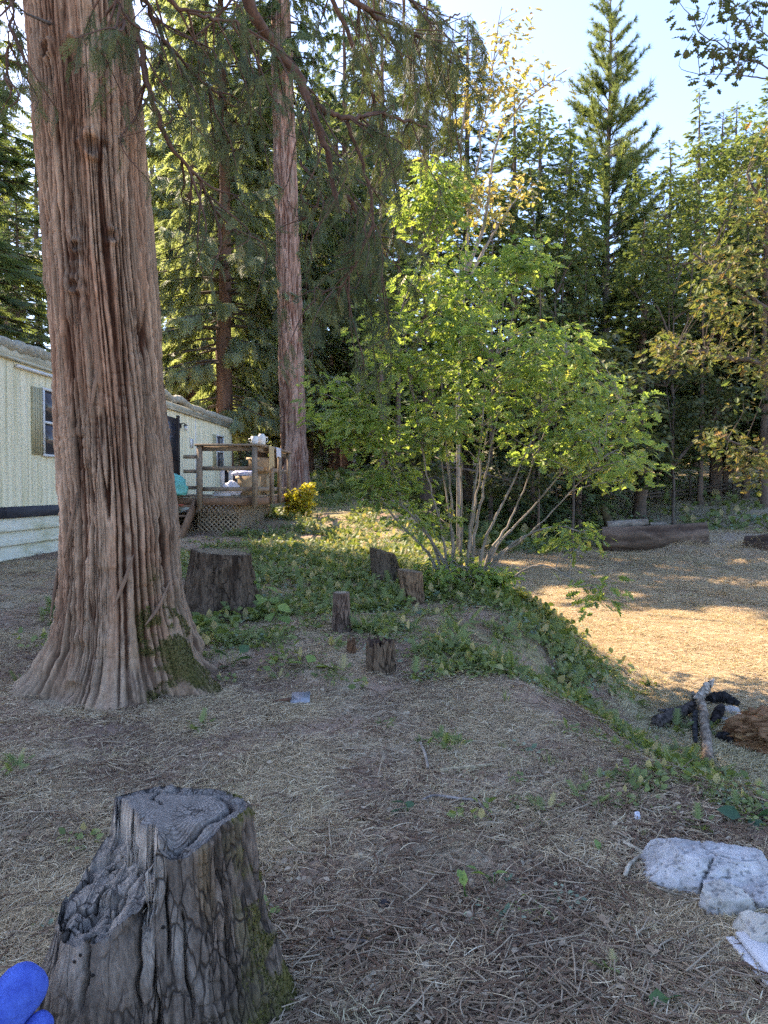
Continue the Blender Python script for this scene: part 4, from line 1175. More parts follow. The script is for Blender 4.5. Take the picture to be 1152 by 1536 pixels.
for k in range(34):
    px = -60 + k * 38 + ((k * 53) % 17); D = 47 + (k * 29) % 14
    T(B, px, D, 430 + (k * 71) % 170, k * 1.9, 'low bushy conifer filling the wooded backdrop', 1.35, [M_pine, None, M_cedar_sun, M_fir2, None][(k * 3) % 5] if px < 640 else [M_alder, M_pine, M_cedar_sun][k % 3], 'bushy_fir', 'bushy conifers low in the wooded backdrop')
# --- forest to the left of the trailer, which shades the yard
for k, (x, y, h) in enumerate([(-10.6, 19.3, 16), (-12.0, 17.0, 24), (-11, 14.2, 24), (-16, 19, 26), (-14.2, 20.3, 25), (-15, 15, 27), (-10.7, 15.6, 22), (-11.2, 12, 24), (-17.2, 23.2, 27), (-18, 20, 27)]):
    plant_tree(B if h == 16 else [E2, A, A][k % 3], 'shorter bushy conifer in the grove behind the trailer' if h == 16 else 'tall dense conifer in the grove behind the trailer', x, y, h, k * 2.1, 1.25, 'conifers in the grove behind the trailer')

# --- second large reddish cedar beyond the deck
x, y = spot(437, 25.0); z0 = gz(x, y) - .1
zs = np.concatenate([np.linspace(0, 14, 170), np.linspace(14.4, 27, 20)])
V, Q_, CC, *_r = bark(84, zs, (np.array([0, 5, 14, 27]), np.array([x + .12, x, x - .25, x - .5])), y, np.interp(zs, [0, .8, 2, 14, 27], [.60, .47, .41, .33, .05]), 55, fr=8, depth=.05, col_hi=(.46, .30, .24), col_lo=(.25, .115, .08))
V[:, 2] += z0
t = thing('cedar_tree', 'tall straight cedar with pinkish-red bark beyond the deck and yellow bush', 'tree', (x, y, z0))
MB().add(V, Q_, col=CC).build('trunk', M_bark, t, True, (x, y, z0))
lo = link_mesh('limbs', E2['limbs'], t, (-.25, 0, 5.2), (0, 0, 1), (.7, .7, .9)); lo['kind'] = 'stuff'; lo = link_mesh('crown', E2['crown'], t, (-.25, 0, 5.2), (0, 0, 1), (.75, .75, .9)); lo['kind'] = 'stuff'

# ================================================================== OVERHANGING CEDAR LIMBS (big cedar and its neighbour)
M_limb = mottled('cedar_limb', (.06, .035, .027), (.15, .085, .06), 8, .9, (2, 2, 2), .008)
spr = []
def hang(path, r0, r1, nspray, size=(.25, .5), pitch=-.9, start=.0, twigs=14, seed=0, side=.45):
    """one limb with thin side twigs that carry drooping flat sprays"""
    r = np.random.default_rng(seed)
    P = smooth_path(path, 26); P[1:-1] += r.normal(0, .012, (24, 3))
    limb_mb = MB().tube(P, np.linspace(r0, r1, 26), 8, rough=.1, seed=seed)
    for k in range(twigs):
        t = r.uniform(start, 1); i = int(t * 25)
        d = P[min(i + 1, 25)] - P[max(i - 1, 0)]; d /= np.linalg.norm(d) + 1e-9
        sd = np.cross(d, r.normal(size=3)); sd /= np.linalg.norm(sd) + 1e-9
        L = r.uniform(.35, 1.0) * side * 2.2
        e = P[i] + (d * .6 + sd * .8) * L * .6 + np.array([0, 0, -.35 * L])
        e2 = e + np.array([r.normal(0, .15), r.normal(0, .15), -r.uniform(.2, .6) * L])
        tw = smooth_path([P[i], (P[i] + e) / 2 + r.normal(0, .04, 3), e, e2], 12)
        limb_mb.tube(tw, np.linspace(.010, .003, 12), 4, cap=False)
        m = max(4, int(1.35 * nspray / twigs))
        tt = r.uniform(.25, 1, m); pp = np.stack([np.interp(tt, np.linspace(0, 1, 12), tw[:, q]) for q in range(3)], -1)
        spr.append((pp, r.uniform(0, 6.28, m), r.normal(pitch, .35, m), r.normal(0, .9, m), r.uniform(size[0], size[1], m) * .72, np.clip(r.normal(.42, .22, m), 0, 1)))
    limb_mb.build('limb', M_limb, cedar, True, (BX, BY, BZ))
def W(px, py, D): return at(px, py, D)
hang([W(300, -260, 6.2), W(370, -5, 6.6), W(412, 65, 6.9), W(452, 130, 7.1), W(478, 190, 7.2), W(497, 255, 7.3), W(507, 318, 7.3)], .062, .018, 60, (.16, .34), seed=1, start=.35, twigs=12)
hang([W(455, 135, 7.1), W(490, 168, 7.3), W(530, 178, 7.5), W(572, 172, 7.7), W(640, 190, 8.2)], .034, .012, 110, (.2, .4), seed=2, twigs=16)
hang([W(385, -120, 7.5), W(470, -40, 8.2), W(560, 20, 9.0), W(640, 60, 9.6), W(690, 90, 10)], .05, .012, 300, (.28, .55), seed=3, start=.3, twigs=34, side=.7)
hang([W(500, -120, 11.5), W(570, 20, 12.2), W(620, 130, 12.6), W(650, 215, 12.8)], .04, .012, 260, (.28, .55), seed=4, start=.15, twigs=30, side=.7)
hang([W(470, -60, 11), W(540, 90, 11.6), W(570, 180, 12), W(590, 260, 12.2), W(605, 320, 12.4)], .035, .01, 250, (.25, .5), seed=5, start=.25, twigs=30, side=.6)
hang([W(520, 290, 8.6), W(550, 345, 8.8), W(580, 380, 8.9), W(550, 420, 8.9)], .022, .008, 230, (.25, .45), seed=6, twigs=16, side=.5)
hang([W(520, 180, 7.5), W(545, 250, 7.7), W(560, 330, 7.8), W(520, 420, 7.9), W(470, 440, 7.9)], .02, .008, 120, (.18, .4), seed=7, twigs=16, start=.3)
hang([W(560, -80, 9.5), W(640, 30, 10.5), W(690, 20, 11)], .03, .01, 170, (.3, .55), seed=8, twigs=20, side=.7)
hang([W(450, 240, 8.0), W(480, 290, 8.1), W(455, 330, 8.2), W(430, 300, 8.2)], .014, .006, 60, (.2, .35), seed=9, twigs=8, side=.4)
hang([W(205, 40, 5.7), W(222, 120, 5.7), W(250, 210, 5.8), W(300, 270, 6.0), W(330, 330, 6.1)], .028, .006, 130, (.16, .32), seed=10, twigs=18, start=.05, side=.36)
hang([W(208, -20, 5.6), W(250, 60, 5.8), W(310, 130, 6.1), W(370, 170, 6.3)], .02, .006, 110, (.16, .34), seed=11, twigs=16, side=.36)
hang([W(195, -120, 5.5), W(240, -20, 5.5), W(290, 20, 5.6), W(340, 30, 5.9), W(400, 60, 6.3)], .02, .006, 120, (.16, .34), seed=12, twigs=16, side=.4)
hang([W(150, -180, 5.2), W(160, -60, 5.1), W(180, 10, 5.1), W(190, 40, 5.1)], .012, .005, 90, (.14, .28), seed=13, twigs=10, start=.4, side=.25)
hang([W(40, -60, 5.4), W(20, 20, 5.2), W(10, 90, 5.2), W(20, 160, 5.2)], .012, .004, 36, (.14, .28), seed=14, twigs=8, side=.3)
hang([W(330, -180, 7.5), W(380, -60, 7.8), W(330, 20, 8.0), W(290, 60, 8.2)], .02, .006, 110, (.2, .4), seed=15, twigs=14, side=.5)
hang([W(-20, -60, 8), W(15, 20, 8.2), W(30, 60, 8.3)], .012, .005, 40, (.2, .4), seed=16, twigs=7, side=.4)
cat_ = [np.concatenate([s_[k] for s_ in spr]) for k in range(6)]
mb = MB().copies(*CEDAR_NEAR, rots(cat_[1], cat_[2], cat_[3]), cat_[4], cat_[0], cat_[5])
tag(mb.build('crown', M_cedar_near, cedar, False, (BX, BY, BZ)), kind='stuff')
# upper crown of the big cedar, above the picture
o = link_mesh('upper_limbs', E2['limbs'], cedar, (-.3, 0, 2.2), (0, 0, .4), (.95, .95, 1.0))
o['kind'] = 'stuff'
o = link_mesh('upper_crown', E2['crown'], cedar, (-.3, 0, 2.2), (0, 0, .4), (.95, .95, 1.0))
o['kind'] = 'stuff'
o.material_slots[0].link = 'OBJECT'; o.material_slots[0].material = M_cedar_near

# ================================================================== BROADLEAVED TREES AND SHRUBS
def broadleaf(name, label, base, stems, blobs, mat, bark_m, leaf, size, seed, depth=1.0, nleaf=26, cat='tree', group=None, parts=0, thick=.03, spread=.28, near_parts=True, twig_r=.006, thicks=None):
    """stems: lists of points (first is the foot). blobs: (px, py, rx, ry, D, clusters)"""
    r = np.random.default_rng(seed)
    t = thing(name, label, cat, tuple(base), 0, group)
    wood = MB(); nodes = []
    for k, st in enumerate(stems):
        P = smooth_path(st, 22)
        L = np.linalg.norm(np.diff(P, axis=0), axis=1).sum()
        P[2:-1] += r.normal(0, .006 * L, (len(P) - 3, 3)) * .35
        tk = thick if thicks is None else thicks[k]
        rr = np.linspace(tk * r.uniform(.75, 1.1), tk * .18, 22)
        wood.tube(P, rr, 7, rough=.1, seed=seed + k); nodes.append(P[3:])
    nodes = np.concatenate(nodes)
    cen = []
    for px, py, rx, ry, D, nc in blobs:
        for k in range(nc):
            d = r.normal(size=3); d /= np.linalg.norm(d); d *= r.uniform(.25, 1) ** .5
            DD = D + d[1] * depth * max(.35, min(1.2, rx / 80))
            cen.append(at(px + d[0] * rx, py + d[2] * ry, DD))
    cen = np.array(cen)
    LP, LT = [], []
    for c in cen:
        dd = np.linalg.norm(nodes - c, axis=1) + 1.2 * np.maximum(nodes[:, 2] - c[2] + .15, 0)
        a = nodes[int(np.argmin(dd))]
        mid = (a + c) / 2 + r.normal(0, .05, 3) + np.array([0, 0, .06])
        tw = smooth_path([a, mid, c], 9)
        wood.tube(tw, np.linspace(twig_r * 1.6, twig_r * .5, 9), 4, cap=False)
        m = max(3, int(nleaf * r.uniform(.6, 1.4)))
        q = r.normal(size=(m, 3)); q = q / np.linalg.norm(q, axis=1)[:, None] * (r.uniform(.1, 1, m) ** .6)[:, None]
        LP.append(c + q * np.array([spread, spread, spread * .7])); LT.append(np.arctan2(q[:, 1], q[:, 0]))
    wood.build('stems', bark_m, t, True, base)
    LP, LY = np.concatenate(LP), np.concatenate(LT); n = len(LP)
    R = rots(LY + r.normal(0, .6, n), r.normal(-.25, .38, n), r.normal(0, .5, n)); S = r.uniform(size[0], size[1], n); ti = np.clip(r.normal(.5, .24, n), 0, 1)
    order = np.argsort(np.linalg.norm(LP - np.array([0, 0, CAM_Z]), axis=1) / S)
    big, rest = order[:parts], order[parts:]
    crown = MB().copies(leaf[0], leaf[1], R[rest], S[rest], LP[rest], ti[rest]).build('crown', mat, t, False, base)
    crown['kind'] = 'stuff'
    if parts:
        E3 = euler_of(R[big])
        ms = [MB().add(leaf[0], None, leaf[1], tint=np.full(len(leaf[0]), v)).mesh('leaf', mat) for v in (.3, .49, .7)]
        for k, i in enumerate(big):
            link_mesh('leaf', ms[k % 3], t, tuple(LP[i] - np.asarray(base)), tuple(E3[k]), (S[i],) * 3)
    return t

M_oakleaf = leafmat('oak_leaves', [(0, (.11, .18, .06)), (.45, (.21, .305, .10)), (.85, (.32, .39, .14)), (1, (.42, .39, .15))], .52, 1.6, .45, .0, .35)
M_mapleleaf = leafmat('yellow_maple_leaves', [(0, (.36, .23, .11)), (.35, (.40, .33, .14)), (.7, (.48, .42, .19)), (1, (.38, .40, .16))], .36, 1.6, .5, .0)
M_rust = leafmat('rusty_leaves', [(0, (.24, .15, .07)), (.3, (.20, .18, .08)), (.65, (.14, .175, .07)), (1, (.11, .16, .065))], .40, 1.5, .55, .0)
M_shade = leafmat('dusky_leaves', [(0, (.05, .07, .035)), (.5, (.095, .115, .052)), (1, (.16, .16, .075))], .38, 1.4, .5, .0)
M_yellowbush = leafmat('golden_leaves', [(0, (.20, .24, .04)), (.5, (.42, .38, .06)), (1, (.60, .50, .09))], .45, 1.4, .5, .0)
M_paleb = mottled('pale_stem_bark', (.15, .125, .10), (.34, .29, .24), 7, .85, (1, 1, .6), .006)

ob = G(692, 872); oD = ob[1]
def OP(px, py, dd=0.0): return at(px, py, oD + dd)
ostems = []
for (px, py, dd, bx) in ((655, 265, .2, -12), (600, 470, -.6, -20), (690, 380, .5, 0), (782, 385, .2, 14), (535, 590, -.3, -26), (850, 530, -.5, 22), (930, 600, .1, 30), (740, 470, -.8, 8), (640, 520, .9, -8), (820, 640, .8, 30), (505, 660, .3, -30), (900, 690, -.8, 36), (760, 420, 1.0, 10)):
    mx, my = 692 + bx * 1.2 + (px - 692) * .34, 872 + (py - 872) * .45
    ostems.append([OP(692 + bx, 876, dd * .08), OP(692 + bx * 1.1 + (px - 692) * .09, 872 + (py - 872) * .2, dd * .25), OP(mx, my, dd * .6), OP(px, py, dd)])
ostems.append([OP(715, 870), OP(760, 868, -.4), OP(815, 848, -.8), OP(885, 885, -1.2)])
ostems.append([OP(715, 868), OP(770, 815, -.3), OP(830, 790, -.6), OP(880, 800, -.8)])
ostems.append([OP(680, 868), OP(640, 800, -.2), OP(600, 755, -.3), OP(570, 735, -.2)])
oblobs = [(655, 300, 38, 58, oD, 30), (690, 420, 85, 62, oD, 34), (785, 392, 34, 30, oD, 12), (620, 510, 90, 70, oD, 30), (725, 530, 125, 80, oD, 46), (850, 555, 85, 62, oD, 26), (925, 605, 55, 50, oD, 16), (520, 620, 52, 55, oD, 14), (585, 640, 85, 55, oD, 24), (700, 630, 110, 55, oD, 26), (835, 650, 95, 45, oD, 22), (925, 700, 55, 32, oD - .6, 13), (892, 888, 20, 16, oD - 1.2, 3), (880, 808, 36, 9, oD - .8, 4), (570, 720, 50, 34, oD, 12), (630, 775, 55, 30, oD, 8), (480, 600, 18, 40, oD, 4)]
broadleaf('oak_sapling', 'bright green many-stemmed oak sapling at the edge of the terrace', ob, ostems, oblobs, M_oakleaf, M_paleb, LOBED, (.065, .185), 41, 1.45, 25, parts=300, thick=.026, spread=.36)
sb = G(735, 885)
broadleaf('fern_shrub', 'low leafy shrub sprouting round the foot of the oak sapling', sb, [[sb, sb + [-.3, 0, .25], sb + [-.6, .1, .38]], [sb, sb + [.1, -.1, .3], sb + [.15, -.1, .5]], [sb, sb + [.3, 0, .2], sb + [.5, -.1, .25]]],
          [(700, 872, 62, 26, sb[1], 20), (742, 868, 34, 26, sb[1], 12), (655, 880, 36, 20, sb[1], 10), (680, 850, 50, 22, sb[1] + .3, 10)], M_oakleaf, M_paleb, SIMPLE, (.05, .11), 42, .7, 26, 'shrub', thick=.008, spread=.16)
mD = 17.0
mb0 = spot(688, mD); mbase = np.array([mb0[0], mD, gz(mb0[0], mD)])
broadleaf('maple_tree', 'slender maple with golden and orange leaves rising above the oak sapling', mbase,
          [[mbase, at(688, 560, mD), at(697, 430, mD), at(708, 300, mD), at(722, 200, mD), at(736, 110, mD), at(752, 10, mD)], [at(699, 410, mD), at(728, 330, mD), at(745, 215, mD), at(790, 150, mD), at(850, 105, mD)], [at(706, 320, mD), at(690, 240, mD), at(700, 140, mD), at(705, 60, mD)], [at(697, 430, mD), at(740, 350, mD), at(780, 290, mD)]],
          [(735, 95, 46, 64, mD, 13), (698, 130, 32, 36, mD, 7), (765, 130, 38, 52, mD, 8), (740, 175, 42, 44, mD, 9), (748, 288, 50, 28, mD, 14), (700, 280, 26, 26, mD, 6), (712, 330, 40, 22, mD, 8), (820, 118, 40, 30, mD, 6), (760, 40, 26, 40, mD, 5), (640, 300, 26, 20, mD, 4)], M_mapleleaf, M_paleb, LOBED, (.09, .20), 43, .9, 13, thick=.05, spread=.42)
aD = 31.0
for k, (px, lab, bl) in enumerate([(835, 'light green alder with sky showing through, left of the pine', [(800, 330, 55, 110, aD, 30), (850, 260, 45, 90, aD, 22), (830, 450, 70, 70, aD, 26), (790, 200, 40, 50, aD, 10), (870, 380, 40, 80, aD, 18)]),
                                   (1010, 'light green alder to the right of the pine', [(1000, 330, 60, 90, aD, 26), (1050, 270, 45, 70, aD, 20), (960, 450, 60, 80, aD, 22), (1110, 260, 50, 70, aD, 20), (1040, 420, 70, 60, aD, 20), (1130, 200, 30, 50, aD, 8)])]):
    x, y = spot(px, aD); ab = np.array([x, y, gz(x, y)])
    st = [[ab, at(px, 640, aD), at(px, 500, aD), at(px, 340, aD)]] + [[at(px, 600 - 40 * j, aD), at((px + b[0]) / 2, 520 - 30 * j, aD), at(b[0], b[1], aD)] for j, b in enumerate(bl)]
    broadleaf('alder_tree', lab, ab, st, bl, M_alder, M_twig, DIAMOND, (.13, .25), 50 + k, 1.8, 44, thick=.06, spread=.62, twig_r=.008)
# understory of dusky leaves below the firs
uD = 24.0
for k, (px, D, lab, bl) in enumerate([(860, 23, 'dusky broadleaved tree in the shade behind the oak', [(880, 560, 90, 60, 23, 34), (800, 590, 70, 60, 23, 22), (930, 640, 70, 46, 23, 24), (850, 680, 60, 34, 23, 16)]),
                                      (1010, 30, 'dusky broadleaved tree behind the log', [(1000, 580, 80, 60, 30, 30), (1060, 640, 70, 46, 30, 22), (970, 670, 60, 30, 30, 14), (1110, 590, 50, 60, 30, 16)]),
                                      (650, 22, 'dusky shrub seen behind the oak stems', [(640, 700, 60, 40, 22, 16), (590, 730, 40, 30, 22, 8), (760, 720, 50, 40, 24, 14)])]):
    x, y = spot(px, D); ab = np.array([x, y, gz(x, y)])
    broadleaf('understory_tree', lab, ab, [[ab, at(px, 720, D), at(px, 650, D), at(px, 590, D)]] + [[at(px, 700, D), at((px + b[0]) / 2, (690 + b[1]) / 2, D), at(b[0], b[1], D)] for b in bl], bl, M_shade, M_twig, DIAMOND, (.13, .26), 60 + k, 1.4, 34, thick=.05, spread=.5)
rD = 13.0
rb = np.array([9.2, rD + 1, gz(9.2, rD + 1)])
broadleaf('dogwood_tree', 'rusty olive-leaved tree reaching in from the right edge above the flat', rb,
          [[rb, at(1330, 620, rD), at(1250, 540, rD), at(1120, 440, rD), at(1040, 380, rD)], [rb, at(1300, 640, rD), at(1180, 560, rD), at(1060, 530, rD), at(985, 520, rD)], [rb, at(1290, 720, rD), at(1180, 690, rD), at(1090, 660, rD)], [rb, at(1280, 500, rD), at(1180, 380, rD), at(1120, 260, rD)]],
          [(1090, 430, 70, 50, rD, 16), (1040, 530, 70, 24, rD, 12), (1115, 500, 40, 50, rD, 12), (1125, 690, 36, 36, rD, 12), (1085, 665, 45, 26, rD, 9), (1130, 570, 30, 50, rD, 10), (1000, 520, 36, 14, rD, 5), (1060, 380, 50, 26, rD, 6), (1130, 300, 40, 60, rD, 9), (1120, 380, 36, 40, rD, 8), (1150, 220, 30, 50, rD, 5)], M_rust, M_twig, LOBED, (.08, .16), 44, 1.3, 20, thick=.09, spread=.30)
tb = np.array([3.9, 5.0, gz(3.9, 5.0)])
broadleaf('overhanging_maple', 'leafy twigs hanging into the top right corner against the sky', tb,
          [[tb, tb + [0, -.1, 2.4], tb + [.1, -.2, 4.6], tb + [.2, -.2, 6]], [tb + [.05, -.15, 3.6], at(1290, 170, 4.8), at(1200, 130, 4.6), at(1150, 100, 4.6), at(1090, 75, 4.6), at(1045, 40, 4.6), at(1018, 2, 4.6)], [at(1230, 120, 4.6), at(1160, 60, 4.6), at(1110, 30, 4.6), at(1080, 10, 4.6)], [at(1200, 130, 4.6), at(1150, 118, 4.6), at(1100, 112, 4.6), at(1050, 112, 4.6)]],
          [(1120, 85, 50, 28, 4.6, 10), (1060, 60, 26, 20, 4.6, 4), (1130, 25, 30, 24, 4.6, 7), (1085, 20, 22, 16, 4.6, 3), (1070, 112, 24, 6, 4.6, 3), (1025, 5, 10, 8, 4.6, 1)], M_shade, M_twig, LOBED, (.045, .075), 45, .4, 8, spread=.10, twig_r=.0018, thicks=[.07, .010, .006, .006])
yb = G(452, 776)
broadleaf('golden_bush', 'small golden-yellow bush glowing beside the deck', yb, [[yb, yb + [a, b_, .45], yb + [a * 1.8, b_ * 1.8, .85]] for a, b_ in ((-.15, 0), (.12, .05), (0, -.12), (.2, .1), (-.05, .1))],
          [(452, 752, 22, 18, yb[1], 30), (460, 735, 12, 10, yb[1], 9), (445, 766, 20, 8, yb[1], 10)], M_yellowbush, M_twig, DIAMOND, (.06, .12), 46, .45, 30, 'bush', thick=.008, spread=.14)
# leaning mossy stub and dark brush by the log
lb = G(916, 800)
tag(MB().tube(smooth_path([lb + [0, 0, -.1], lb + [-.12, 0, .5], lb + [-.36, 0, 1.15]], 14), np.linspace(.20, .13, 14), 12, rough=.2, seed=8).build('leaning_trunk', mottled('mossy_bark', (.06, .045, .03), (.16, .12, .06), 4, .95), smooth=True, origin=lb), 'short mossy leaning trunk beside the end of the log', 'trunk')

# ================================================================== LOGS, FIRE PIT, CONCRETE, SMALL THINGS
M_log = vcol('log_bark', 26, (.35, 1, 1), .02, .95, .65, .08)
def log_thing(name, label, cat, p, q, r0, r1, seed, c_hi, c_lo, nth=72, nl=110, c_end=(.22, .16, .11), rough=.12):
    p, q = np.asarray(p, float), np.asarray(q, float)
    L = np.linalg.norm(q - p); d = (q - p) / L
    sd = np.cross(d, [0, 0, 1.0]); sd /= np.linalg.norm(sd); u = np.cross(sd, d)
    th = np.arange(nth) / nth * 2 * math.pi; rows, cols = [], []
    for k in range(nl):
        f = k / (nl - 1); r = r0 * (1 - f) + r1 * f
        P = np.stack([np.cos(th) * r, np.sin(th) * r, np.full(nth, f * L)], -1)
        a = sstep(.3, .9, ridged(P * [4 / r0 * .35, 4 / r0 * .35, .55 / r0 * .35] + (fbm(P / r0 * .6, 2, seed) - .5)[:, None], 2, seed + 1))
        b = fbm(P * [12 / r0 * .3, 12 / r0 * .3, 3 / r0 * .3], 3, seed + 2)
        R = r * (1 + (a - .6) * rough + (b - .5) * rough * .9)
        rows.append(p + d * f * L + sd * (np.cos(th) * R)[:, None] + u * (np.sin(th) * R)[:, None])
        w = np.clip(a * .7 + b * .5 - .1, 0, 1)[:, None]
        cols.append((np.array(c_lo) * (1 - w) + np.array(c_hi) * w) * (.65 + .7 * fbm(P / r0 * .8, 3, seed + 4))[:, None])
    for end, e in ((0, 0), (1, nl - 1)):
        pass
    V = np.concatenate(rows + [p[None] + d * .01, q[None] - d * .01]); C_ = np.concatenate(cols + [np.array([c_end]), np.array([c_end])])
    i = np.arange(nl - 1)[:, None] * nth; j = np.arange(nth)[None]
    qd = np.stack([i + j, i + (j + 1) % nth, i + nth + (j + 1) % nth, i + nth + j], -1).reshape(-1, 4)
    jj = np.arange(nth)
    tr = np.concatenate([np.stack([(jj + 1) % nth, jj, np.full(nth, nl * nth)], -1), np.stack([(nl - 1) * nth + jj, (nl - 1) * nth + (jj + 1) % nth, np.full(nth, nl * nth + 1)], -1)])
    o = MB().add(V, qd, tr, col=C_).build(name, M_log, smooth=True, origin=p)
    return tag(o, label, cat)
la, lb_ = at(903, 812, 26.6), at(1060, 810, 25.8)
za = max(gz(la[0], la[1]), gz(lb_[0], lb_[1])) + .30
la[2] = gz(la[0], la[1]) + .37; lb_[2] = gz(lb_[0], lb_[1]) + .41
log_thing('fallen_log', 'long thick dark log lying across the lower flat', 'log', la, lb_, .42, .47, 5, (.24, .16, .115), (.08, .05, .037))
log_thing('split_log', 'pale grey split timber resting on top of the long dark log', 'log', la + [.25, .30, .48], la + [1.65, .22, .60], .15, .13, 9, (.33, .28, .23), (.18, .14, .11), 40, 50, rough=.08)
log_thing('timber_scrap', 'short grey timber piece on the long dark log, past the split timber', 'log', la + [1.72, .22, .53], la + [2.3, .2, .53], .07, .08, 10, (.30, .25, .20), (.16, .12, .10), 24, 24, rough=.1)
ra, rb_ = at(1122, 815, 23.6), at(1215, 835, 22.2)
ra[2] = gz(ra[0], ra[1]) + .34; rb_[2] = gz(rb_[0], rb_[1]) + .40
log_thing('fallen_log', 'dark rotten log half sunk at the right edge, past the end of the long log', 'log', ra, rb_, .36, .42, 15, (.15, .105, .08), (.05, .034, .027))
# pole fence beyond the log
fn = thing('pole_fence', 'two thin dark fence poles running between the trunks behind the log', 'fence', tuple(spot(1020, 36.2)) + (gz(*spot(1020, 36.2)),))
fo = np.array(fn.location)
for y0, y1 in ((742, 726), (746, 733)):
    MB().tube(smooth_path([at(960, y0, 36), at(1030, (y0 + y1) / 2 + 1, 36.3), at(1125, y1 - 5, 36.6)], 12) - fo, .05, 7, rough=.2).build('rail', M_twig, fn, True)
for px in (968, 1035, 1100):
    x, y = spot(px, 36.2); z = gz(x, y)
    MB().tube(np.array([[x, y, z - .2], [x, y, z + 1.35]]) - fo, .05, 8).build('post', M_twig, fn, True)

# fire pit
def GP(px, py, up=0.0):
    p = G(px, py); p = p.copy(); p[2] = gz(p[0], p[1]) + up; return p
CH = (.045, .042, .042); CHL = (.014, .013, .013)
def stick(name, label, cat, pts, r, seed, hi=CH, lo=CHL, n=60, sides=22, rough=.045, group=None):
    P = smooth_path(pts, n); rr = np.interp(np.linspace(0, 1, n), np.linspace(0, 1, len(r)), r)
    P[1:-1] += np.random.default_rng(seed).normal(0, 1, (n - 2, 3)) * rr[1:-1, None] * .07
    mb = MB().tube(P, rr, sides, rough=rough, seed=seed)
    v = mb.v[0]; k = sstep(.25, .75, fbm(v * 40, 4, seed))[:, None]; mb.c[0] = np.array(lo) * (1 - k) + np.array(hi) * k * 1.25
    return tag(mb.build(name, M_log, smooth=True, origin=P[0]), label, cat, group)
f0 = GP(1062, 1150, .05); f1 = GP(1058, 1105, .08); f2 = GP(1052, 1085, .20)
stick('forked_branch', 'pale grey-brown branch propped up in the fire pit with a broken pale tip', 'branch', [f0, f1, f2, at(1046, 1052, f2[1] + .22), at(1038, 1038, f2[1] + .25)], [.045, .046, .042, .034, .02], 3, (.36, .28, .21), (.13, .095, .07))
stick('bleached_branch', 'bleached jagged branch end crossing above the fire pit', 'branch', [at(1044, 1050, f2[1] + .18), at(1054, 1040, f2[1] + .25), at(1063, 1028, f2[1] + .28), at(1071, 1018, f2[1] + .3)], [.04, .05, .045, .01], 4, (.62, .52, .42), (.22, .17, .13))
stick('charred_log', 'thick charred log with a grey side in the fire pit, next to the propped branch', 'log', [GP(984, 1094, .07), GP(1015, 1084, .09), GP(1046, 1072, .13)], [.055, .06, .045], 5, (.15, .12, .105), (.02, .017, .016))
stick('charred_log', 'black charred log lying behind the propped branch', 'log', [GP(1064, 1060, .07), GP(1085, 1060, .10), GP(1106, 1066, .06)], [.05, .062, .04], 6)
stick('charred_stick', 'thin grey charred stick lying above the thick charred log', 'stick', [GP(988, 1074, .05), GP(1015, 1072, .06), GP(1045, 1066, .08)], [.016, .02, .018], 7, (.20, .17, .15), (.05, .042, .038))
stick('charred_stick', 'black charred stick beside the foot of the propped branch', 'stick', [GP(1043, 1118, .04), GP(1042, 1098, .06), GP(1043, 1082, .10)], [.02, .028, .025], 8, (.07, .068, .07), (.02, .02, .02))
stick('charred_stub', 'black charred stub lying in the ashes', 'log', [GP(1080, 1112, .04), GP(1090, 1114, .05), GP(1097, 1118, .03)], [.045, .05, .03], 9)
stick('charred_stick', 'long thin black stick lying in the ashes below the needle heap', 'stick', [GP(1098, 1120, .02), GP(1118, 1126, .03), GP(1150, 1128, .02)], [.012, .018, .01], 10)
stick('charred_stub', 'black stub poking out beside the propped branch', 'log', [GP(1070, 1092, .03), GP(1077, 1084, .10), GP(1082, 1078, .12)], [.04, .05, .03], 12, (.06, .045, .04), CHL)
M_ash = mottled('ash_stone', (.30, .27, .25), (.60, .55, .50), 14, .95, bump=.008)
for k, (px, py, s_, lab) in enumerate([(1096, 1070, .085, 'largest pale ash-covered stone in the fire pit'), (1110, 1077, .06, 'pale ash-covered stone next to the largest one'), (1086, 1082, .05, 'small pale stone by the propped branch in the ashes'), (1120, 1109, .035, 'round grey pebble below the needle heap'), (1036, 1084, .035, 'small pale stone beside the thick charred log')]):
    lump('ash_stone', lab, 'stone', GP(px, py, -.01), (s_ * 1.2, s_, s_ * .7), M_ash, 20 + k, .35, 5, 28, 18)
# heap of dry needles
hp = G(1168, 1122)
M_needleheap = mottled('dry_needles', (.22, .10, .045), (.42, .22, .11), 20, .95, bump=.02)
hb = lump('needle_heap', 'heap of dry orange needles beside the fire pit', 'heap', (hp[0] + .12, hp[1] + .1, gz(hp[0], hp[1]) - .03), (.46, .44, .22), M_needleheap, 40, .6, 7, 70, 40)
r = np.random.default_rng(9); n = 5200
u = r.uniform(0, 6.28, n); v = r.uniform(0, 1.5, n)
pp = np.stack([np.cos(u) * np.cos(v) * .46, np.sin(u) * np.cos(v) * .44, .08 + np.sin(v) * .22], -1) * r.uniform(.80, 1.06, n)[:, None]
M_needle = leafmat('orange_needles', [(0, (.15, .065, .03)), (.5, (.32, .155, .07)), (1, (.50, .30, .15))], .15, 1.1, .8, 0)
nd = MB().copies([(0, -.5, 0), (0, .5, 0), (1, 0, .0), (.5, .6, .12)], [(0, 2, 3), (0, 3, 1)], rots(r.uniform(0, 6.28, n), r.normal(0, .35, n), r.normal(0, .5, n)), np.stack([r.uniform(.06, .20, n), r.uniform(.002, .004, n), r.uniform(.02, .06, n)], -1), pp, r.uniform(0, 1, n)).build('needles', M_needle, hb)
nd['kind'] = 'stuff'

